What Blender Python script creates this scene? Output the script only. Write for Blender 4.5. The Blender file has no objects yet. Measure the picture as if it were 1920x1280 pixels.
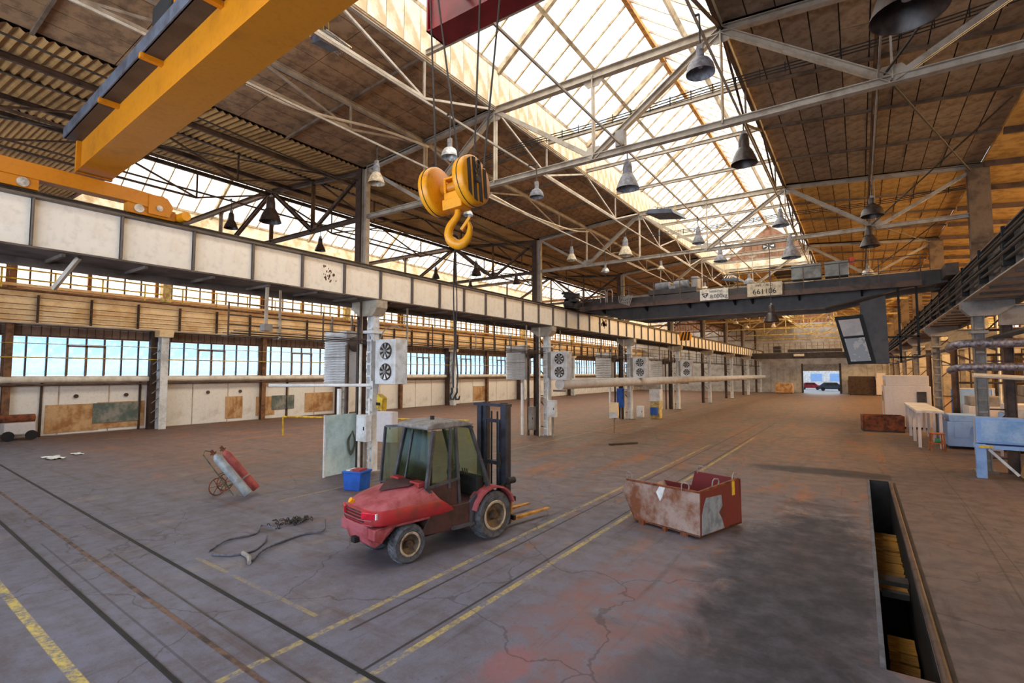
import bpy, math, random
from mathutils import Vector, Matrix
random.seed(7)
R = math.radians
scene = bpy.context.scene
root_col = scene.collection

# ------------------------------------------------------------------ camera
cam_d = bpy.data.cameras.new('camera'); cam = bpy.data.objects.new('camera', cam_d)
root_col.objects.link(cam); scene.camera = cam
cam_d.sensor_width = 36.0; cam_d.lens = 950.0 / 1920.0 * 36.0
cam_d.clip_start = 0.05; cam_d.clip_end = 600
cam.location = (0, 0, 3.5)
cam.rotation_euler = (R(90 + 3.494), 0, R(34.41))

# ------------------------------------------------------------------ sky
world = bpy.data.worlds.new('sky'); scene.world = world; world.use_nodes = True
wn = world.node_tree; wn.nodes.clear()
def wnode(t, **k):
    n = wn.nodes.new(t)
    for a, b in k.items(): setattr(n, a, b)
    return n
wo = wnode('ShaderNodeOutputWorld'); wb = wnode('ShaderNodeBackground'); wr = wnode('ShaderNodeValToRGB')
wt = wnode('ShaderNodeTexCoord'); wz = wnode('ShaderNodeTexNoise')
wz.inputs['Scale'].default_value = 3.0; wz.inputs['Detail'].default_value = 5
wr.color_ramp.elements[0].position = .35; wr.color_ramp.elements[0].color = (.52, .74, 1.0, 1)
wr.color_ramp.elements[1].position = .62; wr.color_ramp.elements[1].color = (1, .98, .95, 1)
wn.links.new(wt.outputs['Generated'], wz.inputs['Vector']); wn.links.new(wz.outputs['Fac'], wr.inputs['Fac'])
wn.links.new(wr.outputs['Color'], wb.inputs['Color']); wn.links.new(wb.outputs['Background'], wo.inputs['Surface'])
wb.inputs['Strength'].default_value = 1.5

# ------------------------------------------------------------------ daylight lamps standing outside the glazing, and an added fill behind the viewer
def area(name, loc, direction, sx, sy, rad, color):
    l = bpy.data.lights.new(name, 'AREA'); l.shape = 'RECTANGLE'; l.size = sx; l.size_y = sy
    l.color = color; l.energy = rad * math.pi * sx * sy
    o = bpy.data.objects.new(name, l); root_col.objects.link(o); o.location = loc
    d = Vector(direction).normalized()
    # local y along world Y where possible
    z = -d; yv = Vector((0, 1, 0)) if abs(d.y) < .9 else Vector((0, 0, 1)); xv = yv.cross(z).normalized(); yv = z.cross(xv)
    o.rotation_euler = Matrix((xv, yv, z)).transposed().to_euler()
    return o
WARM = (1.0, .78, .50); COOL = (.70, .82, 1.0); NEUT = (1.0, .95, .88)
# local x axis of the lamp runs down the slope, local y along the hall
area('daylight_skylight_left_slope', (-7.9, 19, 14.9), (.62, 0, -.78), 4.6, 50, 3.2, NEUT)
area('daylight_skylight_right_slope', (-3.2, 19, 14.9), (-.62, 0, -.78), 4.6, 50, 3.2, NEUT)
area('daylight_far_skylight', (-5.6, 74, 15.6), (0, 0, -1), 6.2, 40, 4.0, WARM)
area('daylight_side_skylight', (-28.6, 45, 15.6), (.5, 0, -.86), 5.2, 100, 4.5, (1, .84, .6))
area('daylight_side_skylight_east', (-22.4, 45, 15.6), (-.5, 0, -.86), 5.2, 100, 4.5, (1, .84, .6))
area('daylight_upper_windows', (-38.2, 45, 9.1), (1, 0, -.05), 2.2, 106, 5.0, (1, .80, .55))
area('daylight_lower_windows', (-38.6, 45, 4.6), (1, 0, .1), 2.2, 106, 1.3, (.72, .87, 1))
area('cool_fill_behind_viewer', (-8, -8.4, 5.0), (0, 1, .0), 30, 6.5, 4.6, COOL)  # added lamp, unseen, tints the foreground floor blue
area('daylight_right_windows', (15.7, 57, 8.6), (-1, 0, .05), 2.2, 80, 24.0, (1, .62, .25))
area('daylight_far_gate', (-5.3, 101.2, 2.2), (0, -1, 0), 4.6, 3.4, 2.0, (.8, .9, 1))

scene.view_settings.view_transform = 'Standard'; scene.view_settings.look = 'None'
scene.view_settings.exposure = 0.35; scene.view_settings.gamma = 1.0
scene.view_settings.use_curve_mapping = False
scene.cycles.max_bounces = 8; scene.cycles.diffuse_bounces = 5; scene.cycles.transparent_max_bounces = 16
scene.cycles.caustics_reflective = False; scene.cycles.caustics_refractive = False
scene.cycles.sample_clamp_indirect = 6.0

# ------------------------------------------------------------------ materials
def srgb(h):
    if isinstance(h, str):
        h = [int(h[i:i + 2], 16) / 255 for i in (0, 2, 4)]
        return tuple(c / 12.92 if c <= .04045 else ((c + .055) / 1.055) ** 2.4 for c in h)
    return tuple(h)
class NT:
    def __init__(s, name):
        s.m = bpy.data.materials.new(name); s.m.use_nodes = True; s.t = s.m.node_tree
        s.t.nodes.clear(); s.out = s.n('ShaderNodeOutputMaterial'); s.p = s.n('ShaderNodeBsdfPrincipled')
        s.l(s.p.outputs[0], s.out.inputs['Surface']); s.tc = s.n('ShaderNodeTexCoord')
    def n(s, t, **k):
        x = s.t.nodes.new(t)
        for a, b in k.items(): setattr(x, a, b)
        return x
    def l(s, a, b): s.t.links.new(a, b)
    def inp(s, sock, v):
        if v is None: return
        if isinstance(v, bpy.types.NodeSocket): s.l(v, sock)
        else: sock.default_value = v if not isinstance(v, tuple) or len(v) == 4 or sock.type == 'VECTOR' else (*v, 1)
    def math(s, op, a, b=None, c=None, clamp=False):
        x = s.n('ShaderNodeMath', operation=op); x.use_clamp = clamp
        s.inp(x.inputs[0], a); s.inp(x.inputs[1], b); s.inp(x.inputs[2], c); return x.outputs[0]
    def noise(s, scale, detail=5, rough=.6, vec=None, dist=0):
        x = s.n('ShaderNodeTexNoise'); x.inputs['Scale'].default_value = scale; x.inputs['Detail'].default_value = detail
        x.inputs['Roughness'].default_value = rough; x.inputs['Distortion'].default_value = dist
        s.l(vec or s.tc.outputs['Object'], x.inputs['Vector']); return x.outputs['Fac']
    def ramp(s, f, a, b):      # smoothstep a..b -> 0..1
        x = s.n('ShaderNodeMapRange'); x.interpolation_type = 'SMOOTHSTEP'
        s.inp(x.inputs['Value'], f); s.inp(x.inputs['From Min'], a); s.inp(x.inputs['From Max'], b); return x.outputs[0]
    def mix(s, f, a, b):
        x = s.n('ShaderNodeMix', data_type='RGBA'); s.inp(x.inputs[0], f)
        s.inp(x.inputs[6], a); s.inp(x.inputs[7], b); return x.outputs[2]
    def bump(s, h, strength, dist=.02):
        x = s.n('ShaderNodeBump'); x.inputs['Strength'].default_value = strength; x.inputs['Distance'].default_value = dist
        s.l(h, x.inputs['Height']); s.l(x.outputs[0], s.p.inputs['Normal'])
    def scaled(s, sx, sy, sz):
        x = s.n('ShaderNodeMapping'); x.inputs['Scale'].default_value = (sx, sy, sz)
        s.l(s.tc.outputs['Object'], x.inputs['Vector']); return x.outputs[0]
def mat(name, c1, c2=None, scale=3, rough=.65, metal=0, bump=.15, lo=.4, hi=.65, rnd=0, stretch=None):
    t = NT(name); c1 = srgb(c1); c2 = srgb(c2) if c2 else tuple(c * .6 for c in c1)
    v = t.scaled(*stretch) if stretch else None
    f = t.ramp(t.noise(scale, 6, .65, v), lo, hi)
    col = t.mix(f, c1, c2)
    fine = t.noise(scale * 9, 3, .6, v)
    col = t.mix(t.math('MULTIPLY', t.ramp(fine, .45, .8), .35), col, tuple(c * .55 for c in c1))
    if rnd:
        oi = t.n('ShaderNodeObjectInfo'); g = t.math('MULTIPLY_ADD', oi.outputs['Random'], rnd, 1 - rnd / 2)
        mm = t.n('ShaderNodeMix', data_type='RGBA', blend_type='MULTIPLY'); mm.inputs[0].default_value = 1
        cx = t.n('ShaderNodeCombineColor')
        for i in range(3): t.l(g, cx.inputs[i])
        t.l(col, mm.inputs[6]); t.l(cx.outputs[0], mm.inputs[7]); col = mm.outputs[2]
    t.l(col, t.p.inputs['Base Color']); t.p.inputs['Roughness'].default_value = rough; t.p.inputs['Metallic'].default_value = metal
    if bump: t.bump(fine, bump)
    return t.m
M = {}
M['cream_steel'] = mat('cream_painted_steel', 'b9ad9c', '9a8b79', 2.2, .5)
M['grey_steel'] = mat('grey_painted_steel', '928c86', '766c64', 2, .5)
M['brown_steel'] = mat('brown_weathered_silhouette_steel', '5a4234', '33241b', 2, .6)  # doubles as silhouette shade on left-bay trusses and right-hand purlins
M['dark_steel'] = mat('dark_steel', '3a322e', '1e1916', 3, .5)
M['black_steel'] = mat('black_steel', '1a1818', '0d0c0c', 5, .75)
M['white_web'] = mat('cream_white_web_plate', 'f6efe2', 'e6dac6', .7, .45, bump=.05, lo=.55, hi=.85)
M['white_paint'] = mat('white_painted_metal', 'e4e6e8', 'c2beb8', 2.0, .45)
M['panel_white'] = mat('white_wall_plaster', 'efe8df', 'cdbca8', 1.0, .8, lo=.5, hi=.85)
M['tan_patch'] = mat('tan_stained_board', 'd0a678', 'a4713f', 1.5, .85)
M['green_patch'] = mat('grey_green_stained_board', '5e6a62', '9a9488', 1.4, .85)
M['lintel'] = mat('cream_concrete_lintel', 'd6c2ac', 'b39a84', .8, .85)
M['ochre_web'] = mat('ochre_girder_plate', 'ffe2b2', 'e6bd84', 1.0, .6)
M['yellow_rail'] = mat('yellow_handrail_paint', 'e8c33a', 'a8802a', 4, .5)
M['pale_yellow'] = mat('pale_yellow_steel', 'd9c584', 'a8813f', 3, .5)
M['crane_yellow'] = mat('orange_yellow_crane_paint', 'cb7e0c', 'ad6809', 1.4, .42, bump=.04, lo=.5, hi=.8)
M['hook_yellow'] = mat('amber_hook_block_paint', 'e89a12', 'bb6c0c', 5, .4, bump=.08, lo=.5, hi=.75)
M['crane_red'] = mat('crimson_crab_paint', 'a3152a', '780d1c', 2, .4, bump=.04)
M['blue_grey'] = mat('blue_grey_steel', '5d6470', '43434a', 3, .5)
M['bridge_dark'] = mat('dark_grey_crane_paint', '433a35', '2d2622', 1.6, .5)
M['bridge_box'] = mat('grey_green_control_cabinet', '8c8c86', '6d6a64', 3, .5)
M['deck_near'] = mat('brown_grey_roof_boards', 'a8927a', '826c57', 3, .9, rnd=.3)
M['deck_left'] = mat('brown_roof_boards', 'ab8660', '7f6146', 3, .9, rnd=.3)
M['deck_far_lit'] = mat('roof_boards_golden_light', 'e0b468', 'b88a48', 2.5, .9, rnd=.2)  # golden light on the far ceiling put into the board colour
M['deck_back'] = mat('roof_backing', '3a2c22', '261c15', 2, .9)
M['corrugated'] = mat('corrugated_brown_sheet', 'bf9255', '946c3c', .8, .75)
M['curb'] = mat('white_skylight_curb_boards', 'efe3cc', 'c8ab82', 1.5, .7)
M['gable_brown'] = mat('brown_gable_boards', '9a6f55', '6e4a36', 1.5, .8)
M['rust'] = mat('rusty_steel', '8a4a28', '4e2a1c', 4, .85, bump=.3)
M['red_paint'] = mat('faded_red_paint', 'a8262c', '7e302f', 3, .45, bump=.06)
M['maroon'] = mat('dull_dark_maroon_paint', '4c2b2b', '2e2120', 4, .6)
M['dusty_red'] = mat('dusty_pink_red_paint', 'a8565c', '8c3338', 3, .6, bump=.06)
M['tyre'] = mat('grey_dusty_tyre', '5b5c62', '3a3a3e', 8, .9)
M['tyre_side'] = mat('tyre_sidewall', '47433f', '2d2a28', 8, .9)
M['rim'] = mat('dirty_cream_rim', 'b8aa94', '6b563c', 6, .6)
M['hub'] = mat('brown_hub', '5d4630', '2c2018', 6, .6)
M['cab_grey'] = mat('grey_cab_frame', '4a4b52', '2e2e33', 4, .5)
M['cab_roof'] = mat('dusty_grey_cab_roof', '8e8a88', '6d6762', 5, .8)
M['fork'] = mat('yellow_worn_fork', 'c79238', '8a5a20', 5, .5)
M['light_red'] = mat('red_lamp_lens', 'c8102c', '9c0a20', 6, .2, bump=0)
M['navy_metal'] = mat('navy_mast_steel', '2d3040', '1a1c26', 5, .5)
M['aqua_board'] = mat('pale_aqua_painted_board', 'cfe2df', 'aac2bf', 1.2, .6)
M['blue_bin'] = mat('bright_blue_plastic', '1558b8', '0d4696', 2, .4, bump=0)
M['blue_machine'] = mat('light_blue_machine_paint', '8fb4ea', '6a94cf', 1.5, .55, lo=.5, hi=.8)
M['white_machine'] = mat('off_white_machine_paint', 'd2c8c5', 'b4aaa6', 1.2, .55, lo=.5, hi=.85)
M['silver'] = mat('silver_foil_duct', 'b5aeb4', '6c6064', 9, .35, .75, bump=.5)
M['alu'] = mat('aluminium_reflector', 'd8d6d2', 'a39c94', 6, .35, .4, bump=0)
M['cream_lamp'] = mat('cream_enamel', 'd5c3a5', 'a58f70', 6, .45, bump=0)
M['grey_lamp'] = mat('grey_enamel', '8b8a8e', '67605e', 6, .5, bump=0)
M['dark_lamp'] = mat('dark_brown_enamel', '4a3a32', '2c211c', 6, .4, bump=0)
M['concrete_col'] = mat('brown_grey_concrete_column', '7c6854', '54453a', 1.5, .85)
M['end_wall'] = mat('grey_white_end_wall', 'b8b2ac', '979089', .8, .85)
M['slats'] = mat('cream_wall_slats', '6e644f', '453b2d', 2, .8)
M['wood'] = mat('amber_plank', 'b8801c', '7c4e10', 4, .7, stretch=(1, 6, 1), rnd=.5)
M['pit_wall'] = mat('black_oily_pit_wall', '26211f', '121010', 3, .6)
M['mullion'] = mat('rust_brown_mullion', '8a6040', '5a3a26', 3, .7)
M['mullion_dark'] = mat('dark_brown_mullion', '4a3428', '33231a', 3, .7)
M['pipe_white'] = mat('white_lagged_pipe', 'f8f6f2', 'e6e0d6', 2, .5, bump=.05)
M['pipe_cream'] = mat('cream_lagged_pipe', 'ece3d4', 'd0c3ae', 2, .6, bump=.05)
M['orange'] = mat('orange_red_paint', 'd8481c', 'a8360f', 4, .5)
M['green_paint'] = mat('green_paint', '3a8a5c', '276a44', 4, .5)
M['asphalt'] = mat('grey_asphalt', '9a9a9c', '7c7c80', 2, .9)
M['cable'] = mat('steel_wire_rope', '38322f', '1c1816', 40, .5)
M['hose'] = mat('grey_rubber_hose', '66656e', '45444c', 12, .6)
M['cylinder_grey'] = mat('grey_gas_cylinder', '9ba3a6', '7a8084', 5, .45)
M['cylinder_red'] = mat('red_gas_cylinder', 'b25248', '8e3a34', 5, .5)
M['navy_car'] = mat('dark_blue_car_paint', '2a3648', '1c2430', 3, .3, bump=0)
M['black_ink'] = mat('black_sign_ink', '222020', '1a1818', 10, .7, bump=0)
M['sign_white'] = mat('white_sign_enamel', 'e4ddd0', 'bdb2a0', 5, .6, bump=0)
M['sign_cream'] = mat('cream_sign_enamel', 'd3c2a4', 'ab9676', 5, .6, bump=0)
M['blind_cream'] = mat('pale_dusty_pane', 'a39488', '8c7e74', 1.5, .3, bump=0)
M['green_dull'] = mat('dull_green_cart_frame', '5f6248', '3c3a2c', 6, .7)
M['smear'] = mat('dark_green_smear', '55584a', '6f7468', 6, .8)
M['blue_panel'] = mat('worn_pale_blue_panel', 'a6c6ee', '74a4dc', 1.8, .6)
M['orange_wood'] = mat('orange_brown_wood', 'b5642c', '7e4220', 4, .7)
M['blind_grey'] = mat('dusty_pane_with_grey_blotch', '9c8f86', '6a6765', 1.1, .3, bump=0, lo=.48, hi=.5)

def glass_mat(name, tint, diffuse, lo, hi, f0, f1, scale=.8):
    t = NT(name); tr = t.n('ShaderNodeBsdfTransparent'); tl = t.n('ShaderNodeBsdfTranslucent'); gl = t.n('ShaderNodeBsdfGlossy')
    tr.inputs[0].default_value = (*tint, 1); tl.inputs[0].default_value = (*diffuse, 1); gl.inputs['Roughness'].default_value = .08
    f = t.math('MULTIPLY_ADD', t.ramp(t.noise(scale, 5), lo, hi), f1 - f0, f0)
    a = t.n('ShaderNodeMixShader'); t.l(f, a.inputs[0]); t.l(tr.outputs[0], a.inputs[1]); t.l(tl.outputs[0], a.inputs[2])
    b = t.n('ShaderNodeMixShader'); b.inputs[0].default_value = .06; t.l(a.outputs[0], b.inputs[1]); t.l(gl.outputs[0], b.inputs[2])
    t.l(b.outputs[0], t.out.inputs['Surface']); return t.m
M['sky_glass'] = glass_mat('skylight_glass', (.95, .95, .93), (.9, .9, .88), .4, .6, .05, .25)
M['win_glass'] = glass_mat('dusty_blue_window_glass', (.70, .85, .96), (.82, .92, 1), .42, .6, .15, .75, .9)
M['win_glass_up'] = glass_mat('dusty_upper_window_glass', (.95, .93, .9), (.95, .93, .9), .35, .65, .1, .4)
M['cab_glass'] = glass_mat('tinted_cab_glass', (.64, .72, .60), (.4, .48, .40), .3, .7, .06, .2, 2)
M['clear_glass'] = glass_mat('dusty_clear_glass', (.8, .85, .85), (.6, .6, .6), .3, .7, .1, .3, 2)
# ------------------------------------------------------------------ geometry helpers
class MB:
    def __init__(s): s.v = []; s.f = []; s.m = []; s.mi = 0
    def add(s, vs, fs):
        b = len(s.v); s.v += [tuple(v) for v in vs]
        for f in fs: s.f.append([b + i for i in f]); s.m.append(s.mi)
        return s
    def box(s, x0, x1, y0, y1, z0, z1):
        return s.add([(x, y, z) for z in (z0, z1) for y in (y0, y1) for x in (x0, x1)],
                     [(0, 2, 3, 1), (4, 5, 7, 6), (0, 1, 5, 4), (1, 3, 7, 5), (3, 2, 6, 7), (2, 0, 4, 6)])
    def extr(s, p, q, poly, up=(0, 0, 1)):
        p = Vector(p); q = Vector(q); d = (q - p).normalized(); u = Vector(up)
        if abs(d.dot(u)) > .98: u = Vector((0, 1, 0)) if abs(d.y) < .9 else Vector((1, 0, 0))
        x = d.cross(u).normalized(); u = x.cross(d); n = len(poly)
        vs = [p + x * a + u * b for a, b in poly] + [q + x * a + u * b for a, b in poly]
        return s.add(vs, [tuple(range(n))[::-1], tuple(range(n, 2 * n))] + [(i, (i + 1) % n, n + (i + 1) % n, n + i) for i in range(n)])
    def beam(s, p, q, w, h, up=(0, 0, 1)):
        w /= 2; h /= 2; return s.extr(p, q, [(-w, -h), (w, -h), (w, h), (-w, h)], up)
    def ibeam(s, p, q, w, h, t=.02, up=(0, 0, 1)):
        w /= 2; h /= 2; k = t / 2
        return s.extr(p, q, [(-w, -h), (w, -h), (w, -h + t), (k, -h + t), (k, h - t), (w, h - t), (w, h), (-w, h), (-w, h - t), (-k, h - t), (-k, -h + t), (-w, -h + t)], up)
    def angle(s, p, q, w, t=.012, up=(0, 0, 1)):
        return s.extr(p, q, [(-w / 2, -w / 2), (w / 2, -w / 2), (w / 2, -w / 2 + t), (-w / 2 + t, -w / 2 + t), (-w / 2 + t, w / 2), (-w / 2, w / 2)], up)
    def cyl(s, p, q, r0, r1=None, n=12, cap=True):
        r1 = r0 if r1 is None else r1; p = Vector(p); q = Vector(q); d = (q - p).normalized()
        a = Vector((0, 0, 1)) if abs(d.z) < .9 else Vector((1, 0, 0)); x = d.cross(a).normalized(); y = d.cross(x)
        vs = []
        for c, r in ((p, r0), (q, r1)):
            for i in range(n): t = 2 * math.pi * i / n; vs.append(c + (x * math.cos(t) + y * math.sin(t)) * r)
        fs = [(i, n + i, n + (i + 1) % n, (i + 1) % n) for i in range(n)]
        if cap: fs += [tuple(range(n)), tuple(range(2 * n - 1, n - 1, -1))]
        return s.add(vs, fs)
    def tube(s, pts, r, n=6):
        pts = [Vector(p) for p in pts]; vs = []; m = len(pts); prev = None
        for i, p in enumerate(pts):
            d = (pts[min(i + 1, m - 1)] - pts[max(i - 1, 0)]).normalized()
            a = prev if prev and abs(prev.dot(d)) < .95 else (Vector((0, 0, 1)) if abs(d.z) < .9 else Vector((1, 0, 0)))
            x = (a - d * a.dot(d)).normalized(); prev = x; y = d.cross(x)
            for k in range(n): t = 2 * math.pi * k / n; vs.append(p + (x * math.cos(t) + y * math.sin(t)) * r)
        fs = [(i * n + k, i * n + (k + 1) % n, (i + 1) * n + (k + 1) % n, (i + 1) * n + k) for i in range(m - 1) for k in range(n)]
        fs += [tuple(range(n))[::-1], tuple(range((m - 1) * n, m * n))]
        return s.add(vs, fs)
    def lathe(s, prof, o=(0, 0, 0), n=24, axis='z'):
        vs = []
        for r, h in prof:
            for k in range(n):
                t = 2 * math.pi * k / n; a, b = r * math.cos(t), r * math.sin(t)
                vs.append((o[0] + a, o[1] + b, o[2] + h) if axis == 'z' else (o[0] + h, o[1] + a, o[2] + b))
        fs = [(i * n + k, i * n + (k + 1) % n, (i + 1) * n + (k + 1) % n, (i + 1) * n + k) for i in range(len(prof) - 1) for k in range(n)]
        return s.add(vs, fs)
    def prism(s, poly, axis, a0, a1):
        def P(u, v, a): return (a, u, v) if axis == 'x' else ((u, a, v) if axis == 'y' else (u, v, a))
        n = len(poly)
        return s.add([P(u, v, a0) for u, v in poly] + [P(u, v, a1) for u, v in poly],
                     [tuple(range(n)), tuple(range(2 * n - 1, n - 1, -1))] + [(i, n + i, n + (i + 1) % n, (i + 1) % n) for i in range(n)])
    def plate(s, pts, n, t):   # a polygon given as 3-D points, thickened by t along n
        n = Vector(n).normalized() * t; k = len(pts); vs = [Vector(p) for p in pts]
        return s.add(vs + [v + n for v in vs], [tuple(range(k))[::-1], tuple(range(k, 2 * k))] + [(i, (i + 1) % k, k + (i + 1) % k, k + i) for i in range(k)])
    def data(s, name, mats, smooth=False, bevel=0):
        me = bpy.data.meshes.new(name); me.from_pydata(s.v, [], s.f)
        for m in (mats if isinstance(mats, (list, tuple)) else [mats]): me.materials.append(M[m] if isinstance(m, str) else m)
        for p, i in zip(me.polygons, s.m): p.material_index = i
        import bmesh
        bm = bmesh.new(); bm.from_mesh(me); bmesh.ops.recalc_face_normals(bm, faces=bm.faces[:]); bm.to_mesh(me); bm.free()
        if smooth:
            me.polygons.foreach_set('use_smooth', [True] * len(me.polygons))
            try: me.set_sharp_from_angle(angle=R(40))
            except Exception: pass
        return me
    def build(s, name, mats, parent=None, loc=None, rot=None, smooth=False, bevel=0):
        o = bpy.data.objects.new(name, s.data(name, mats, smooth)); root_col.objects.link(o)
        if parent: o.parent = parent
        if loc: o.location = loc
        if rot: o.rotation_euler = rot
        if bevel:
            b = o.modifiers.new('bevel', 'BEVEL'); b.width = bevel; b.segments = 2; b.limit_method = 'ANGLE'; b.angle_limit = R(35)
        return o
def inst(me, name, parent=None, loc=(0, 0, 0), rot=None, scale=None):
    o = bpy.data.objects.new(name, me); root_col.objects.link(o); o.location = loc
    if parent: o.parent = parent
    if rot: o.rotation_euler = rot
    if scale: o.scale = scale
    return o
def empty(name, label, cat, loc=(0, 0, 0), rz=0, group=None):
    o = bpy.data.objects.new(name, None); root_col.objects.link(o); o.location = loc; o.rotation_euler = (0, 0, rz)
    o.empty_display_size = .1; o['label'] = label; o['category'] = cat
    if group: o['group'] = group
    return o
def tag(o, label, cat, group=None):
    o['label'] = label; o['category'] = cat
    if group: o['group'] = group
    return o
def struct(o, label=None):
    o['kind'] = 'structure'
    if label: o['label'] = label
    return o
def sempty(name):
    o = bpy.data.objects.new(name, None); root_col.objects.link(o); o['kind'] = 'structure'; return o
def copy_tree(o, parent=None):
    c = o.copy(); root_col.objects.link(c)
    if parent: c.parent = parent
    for ch in list(o.children): copy_tree(ch, c)
    return c
ORD = ['nearest', 'second nearest', 'third', 'fourth', 'fifth', 'sixth', 'seventh', 'eighth', 'ninth', 'tenth', 'eleventh', 'twelfth']
def text_mesh(body, size, name, m, parent, loc, rot, ext=.004, align='CENTER'):
    cu = bpy.data.curves.new(name, 'FONT'); cu.body = body; cu.size = size; cu.extrude = ext; cu.align_x = align; cu.align_y = 'CENTER'
    tmp = bpy.data.objects.new('tmp', cu); root_col.objects.link(tmp)
    me = bpy.data.meshes.new_from_object(tmp.evaluated_get(bpy.context.evaluated_depsgraph_get()))
    bpy.data.objects.remove(tmp); me.materials.clear(); me.materials.append(M[m])
    return inst(me, name, parent, loc, rot)

# ------------------------------------------------------------------ main dimensions (metres)
BAY = 12.25; Y1 = 12.1; YEND = 100.0
COLX = -14.3; RX = 3.6                # column lines
ZB = 9.2; ZT = 11.45                  # truss chords
SL, SR, RIDX, RIDZ = -8.9, -2.4, -5.65, 15.25
TY = [Y1 + BAY * k for k in range(-1, 8)]
# ------------------------------------------------------------------ floor
def floor_material():
    t = NT('worn_concrete_floor'); sep = t.n('ShaderNodeSeparateXYZ'); t.l(t.tc.outputs['Object'], sep.inputs[0])
    X, Y = sep.outputs[0], sep.outputs[1]
    n1 = t.noise(.35, 6, .65); n2 = t.noise(2.2, 8, .7); n3 = t.noise(14, 4, .7); n4 = t.noise(.9, 7, .7, dist=.6)
    # long rust streaks running down the hall
    st = t.noise(1.0, 6, .7, t.scaled(1.1, .22, 1)); st2 = t.noise(1.0, 5, .65, t.scaled(.25, 1.0, 1))
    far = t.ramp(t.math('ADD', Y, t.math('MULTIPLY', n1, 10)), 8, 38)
    col = t.mix(far, (.150, .150, .200), (.20, .118, .062))  # daylight blue sheen painted into the near floor, rust brown far off
    lf = t.ramp(t.math('ADD', X, t.math('MULTIPLY', n1, 8)), -8, -16)
    nearm = t.ramp(Y, 5.2, 10)
    col = t.mix(t.math('MULTIPLY', t.math('MULTIPLY', lf, nearm), .85), col, (.165, .078, .048))
    col = t.mix(t.math('MULTIPLY', t.ramp(n2, .35, .7), .6), col, (.105, .078, .065))
    col = t.mix(t.math('MULTIPLY', t.math('MULTIPLY', t.ramp(st, .5, .68), t.ramp(Y, 6, 14)), .75), col, (.30, .11, .035))
    col = t.mix(t.math('MULTIPLY', t.ramp(st2, .52, .72), .6), col, (.075, .052, .045))
    col = t.mix(t.math('MULTIPLY', t.ramp(n4, .55, .72), .5), col, (.27, .225, .18))
    gr = t.noise(38, 3, .8); col = t.mix(t.math('MULTIPLY', t.ramp(gr, .45, .75), .35), col, (.05, .045, .05))
    col = t.mix(t.math('MULTIPLY', t.ramp(t.noise(6.5, 5, .75), .56, .7), .5), col, (.07, .055, .055))
    col = t.mix(t.math('MULTIPLY', t.math('MULTIPLY', t.ramp(t.noise(.55, 5, .7, dist=1.2), .54, .66), t.ramp(Y, 5, 9)), .6), col, (.24, .10, .04))
    # pink red worn paint in the right foreground
    def blob(x0, y0, rx, ry, w=.9):
        a = t.math('DIVIDE', t.math('SUBTRACT', X, x0), rx); b = t.math('DIVIDE', t.math('SUBTRACT', Y, y0), ry)
        d = t.math('SQRT', t.math('ADD', t.math('MULTIPLY', a, a), t.math('MULTIPLY', b, b)))
        return t.ramp(t.math('ADD', d, t.math('MULTIPLY', t.math('SUBTRACT', n4, .5), w)), 1.05, .55)
    col = t.mix(t.math('MULTIPLY', blob(-2.9, 7.0, 1.5, 3.2), t.math('MULTIPLY', t.ramp(n2, .35, .62), .6)), col, (.24, .115, .11))
    col = t.mix(t.math('MULTIPLY', blob(-3.6, 5.2, .35, .5), .55), col, (.28, .10, .10))
    # oily dark stain beside the pit
    col = t.mix(t.math('MULTIPLY', blob(-1.0, 9.8, 1.6, 7.0, 1.3), t.math('MULTIPLY_ADD', t.ramp(n2, .25, .65), .3, .68)), col, (.022, .022, .032))
    col = t.mix(t.math('MULTIPLY', blob(-1.0, 21.2, 3.2, .9, .8), .85), col, (.03, .028, .03))
    col = t.mix(t.math('MULTIPLY', blob(-1.9, 5.6, .8, 1.6, 1.0), .6), col, (.06, .06, .075))
    col = t.mix(t.math('MULTIPLY', blob(-7.4, 7.6, 1.3, 1.6, .5), .35), col, (.07, .06, .065))  # darker patch centred below the forklift
    # right hand slab
    rs = t.math('MULTIPLY', t.ramp(X, .72, .76), t.ramp(Y, 40, 25))
    col = t.mix(t.math('MULTIPLY', rs, .8), col, t.mix(t.ramp(n2, .4, .65), (.155, .115, .10), (.10, .078, .075)))
    # yellow painted lines, worn
    wear = t.ramp(t.math('ADD', t.math('MULTIPLY', n2, .6), t.math('MULTIPLY', n3, .5)), .44, .66)
    tr = t.noise(.9, 6, .75, t.scaled(2.6, .16, 1)); tr2 = t.noise(.8, 6, .75, t.scaled(.14, 2.4, 1))
    col = t.mix(t.math('MULTIPLY', t.ramp(tr, .54, .70), .5), col, (.055, .042, .04))
    col = t.mix(t.math('MULTIPLY', t.math('MULTIPLY', t.ramp(tr2, .54, .70), t.ramp(X, -2, -7)), .55), col, (.085, .045, .032))
    def line(ax, c, w, other, lo, hi, k=.8, slope=0):
        v = ax if not slope else t.math('SUBTRACT', ax, t.math('MULTIPLY', other, slope))
        m = t.ramp(t.math('ABSOLUTE', t.math('SUBTRACT', v, c)), w, w * .75)
        m = t.math('MULTIPLY', m, t.math('MULTIPLY', t.ramp(other, lo, lo + .05), t.ramp(other, hi + .05, hi)))
        return t.math('MULTIPLY', m, k)
    yl = (.62, .47, .10)
    for a in (line(X, -4.80, .06, Y, 3.3, 30, .6), line(X, -6.12, .06, Y, 3.0, 26, .5), line(Y, 1.92, .07, X, -30, -5.5, .85, -.0315),
              line(Y, 4.42, .045, X, -10.5, -6.6, .28, -.03), line(X, -13.2, .06, Y, 8, 90, .4)):
        col = t.mix(t.math('MULTIPLY', a, wear), col, yl)
    joint = None
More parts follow.
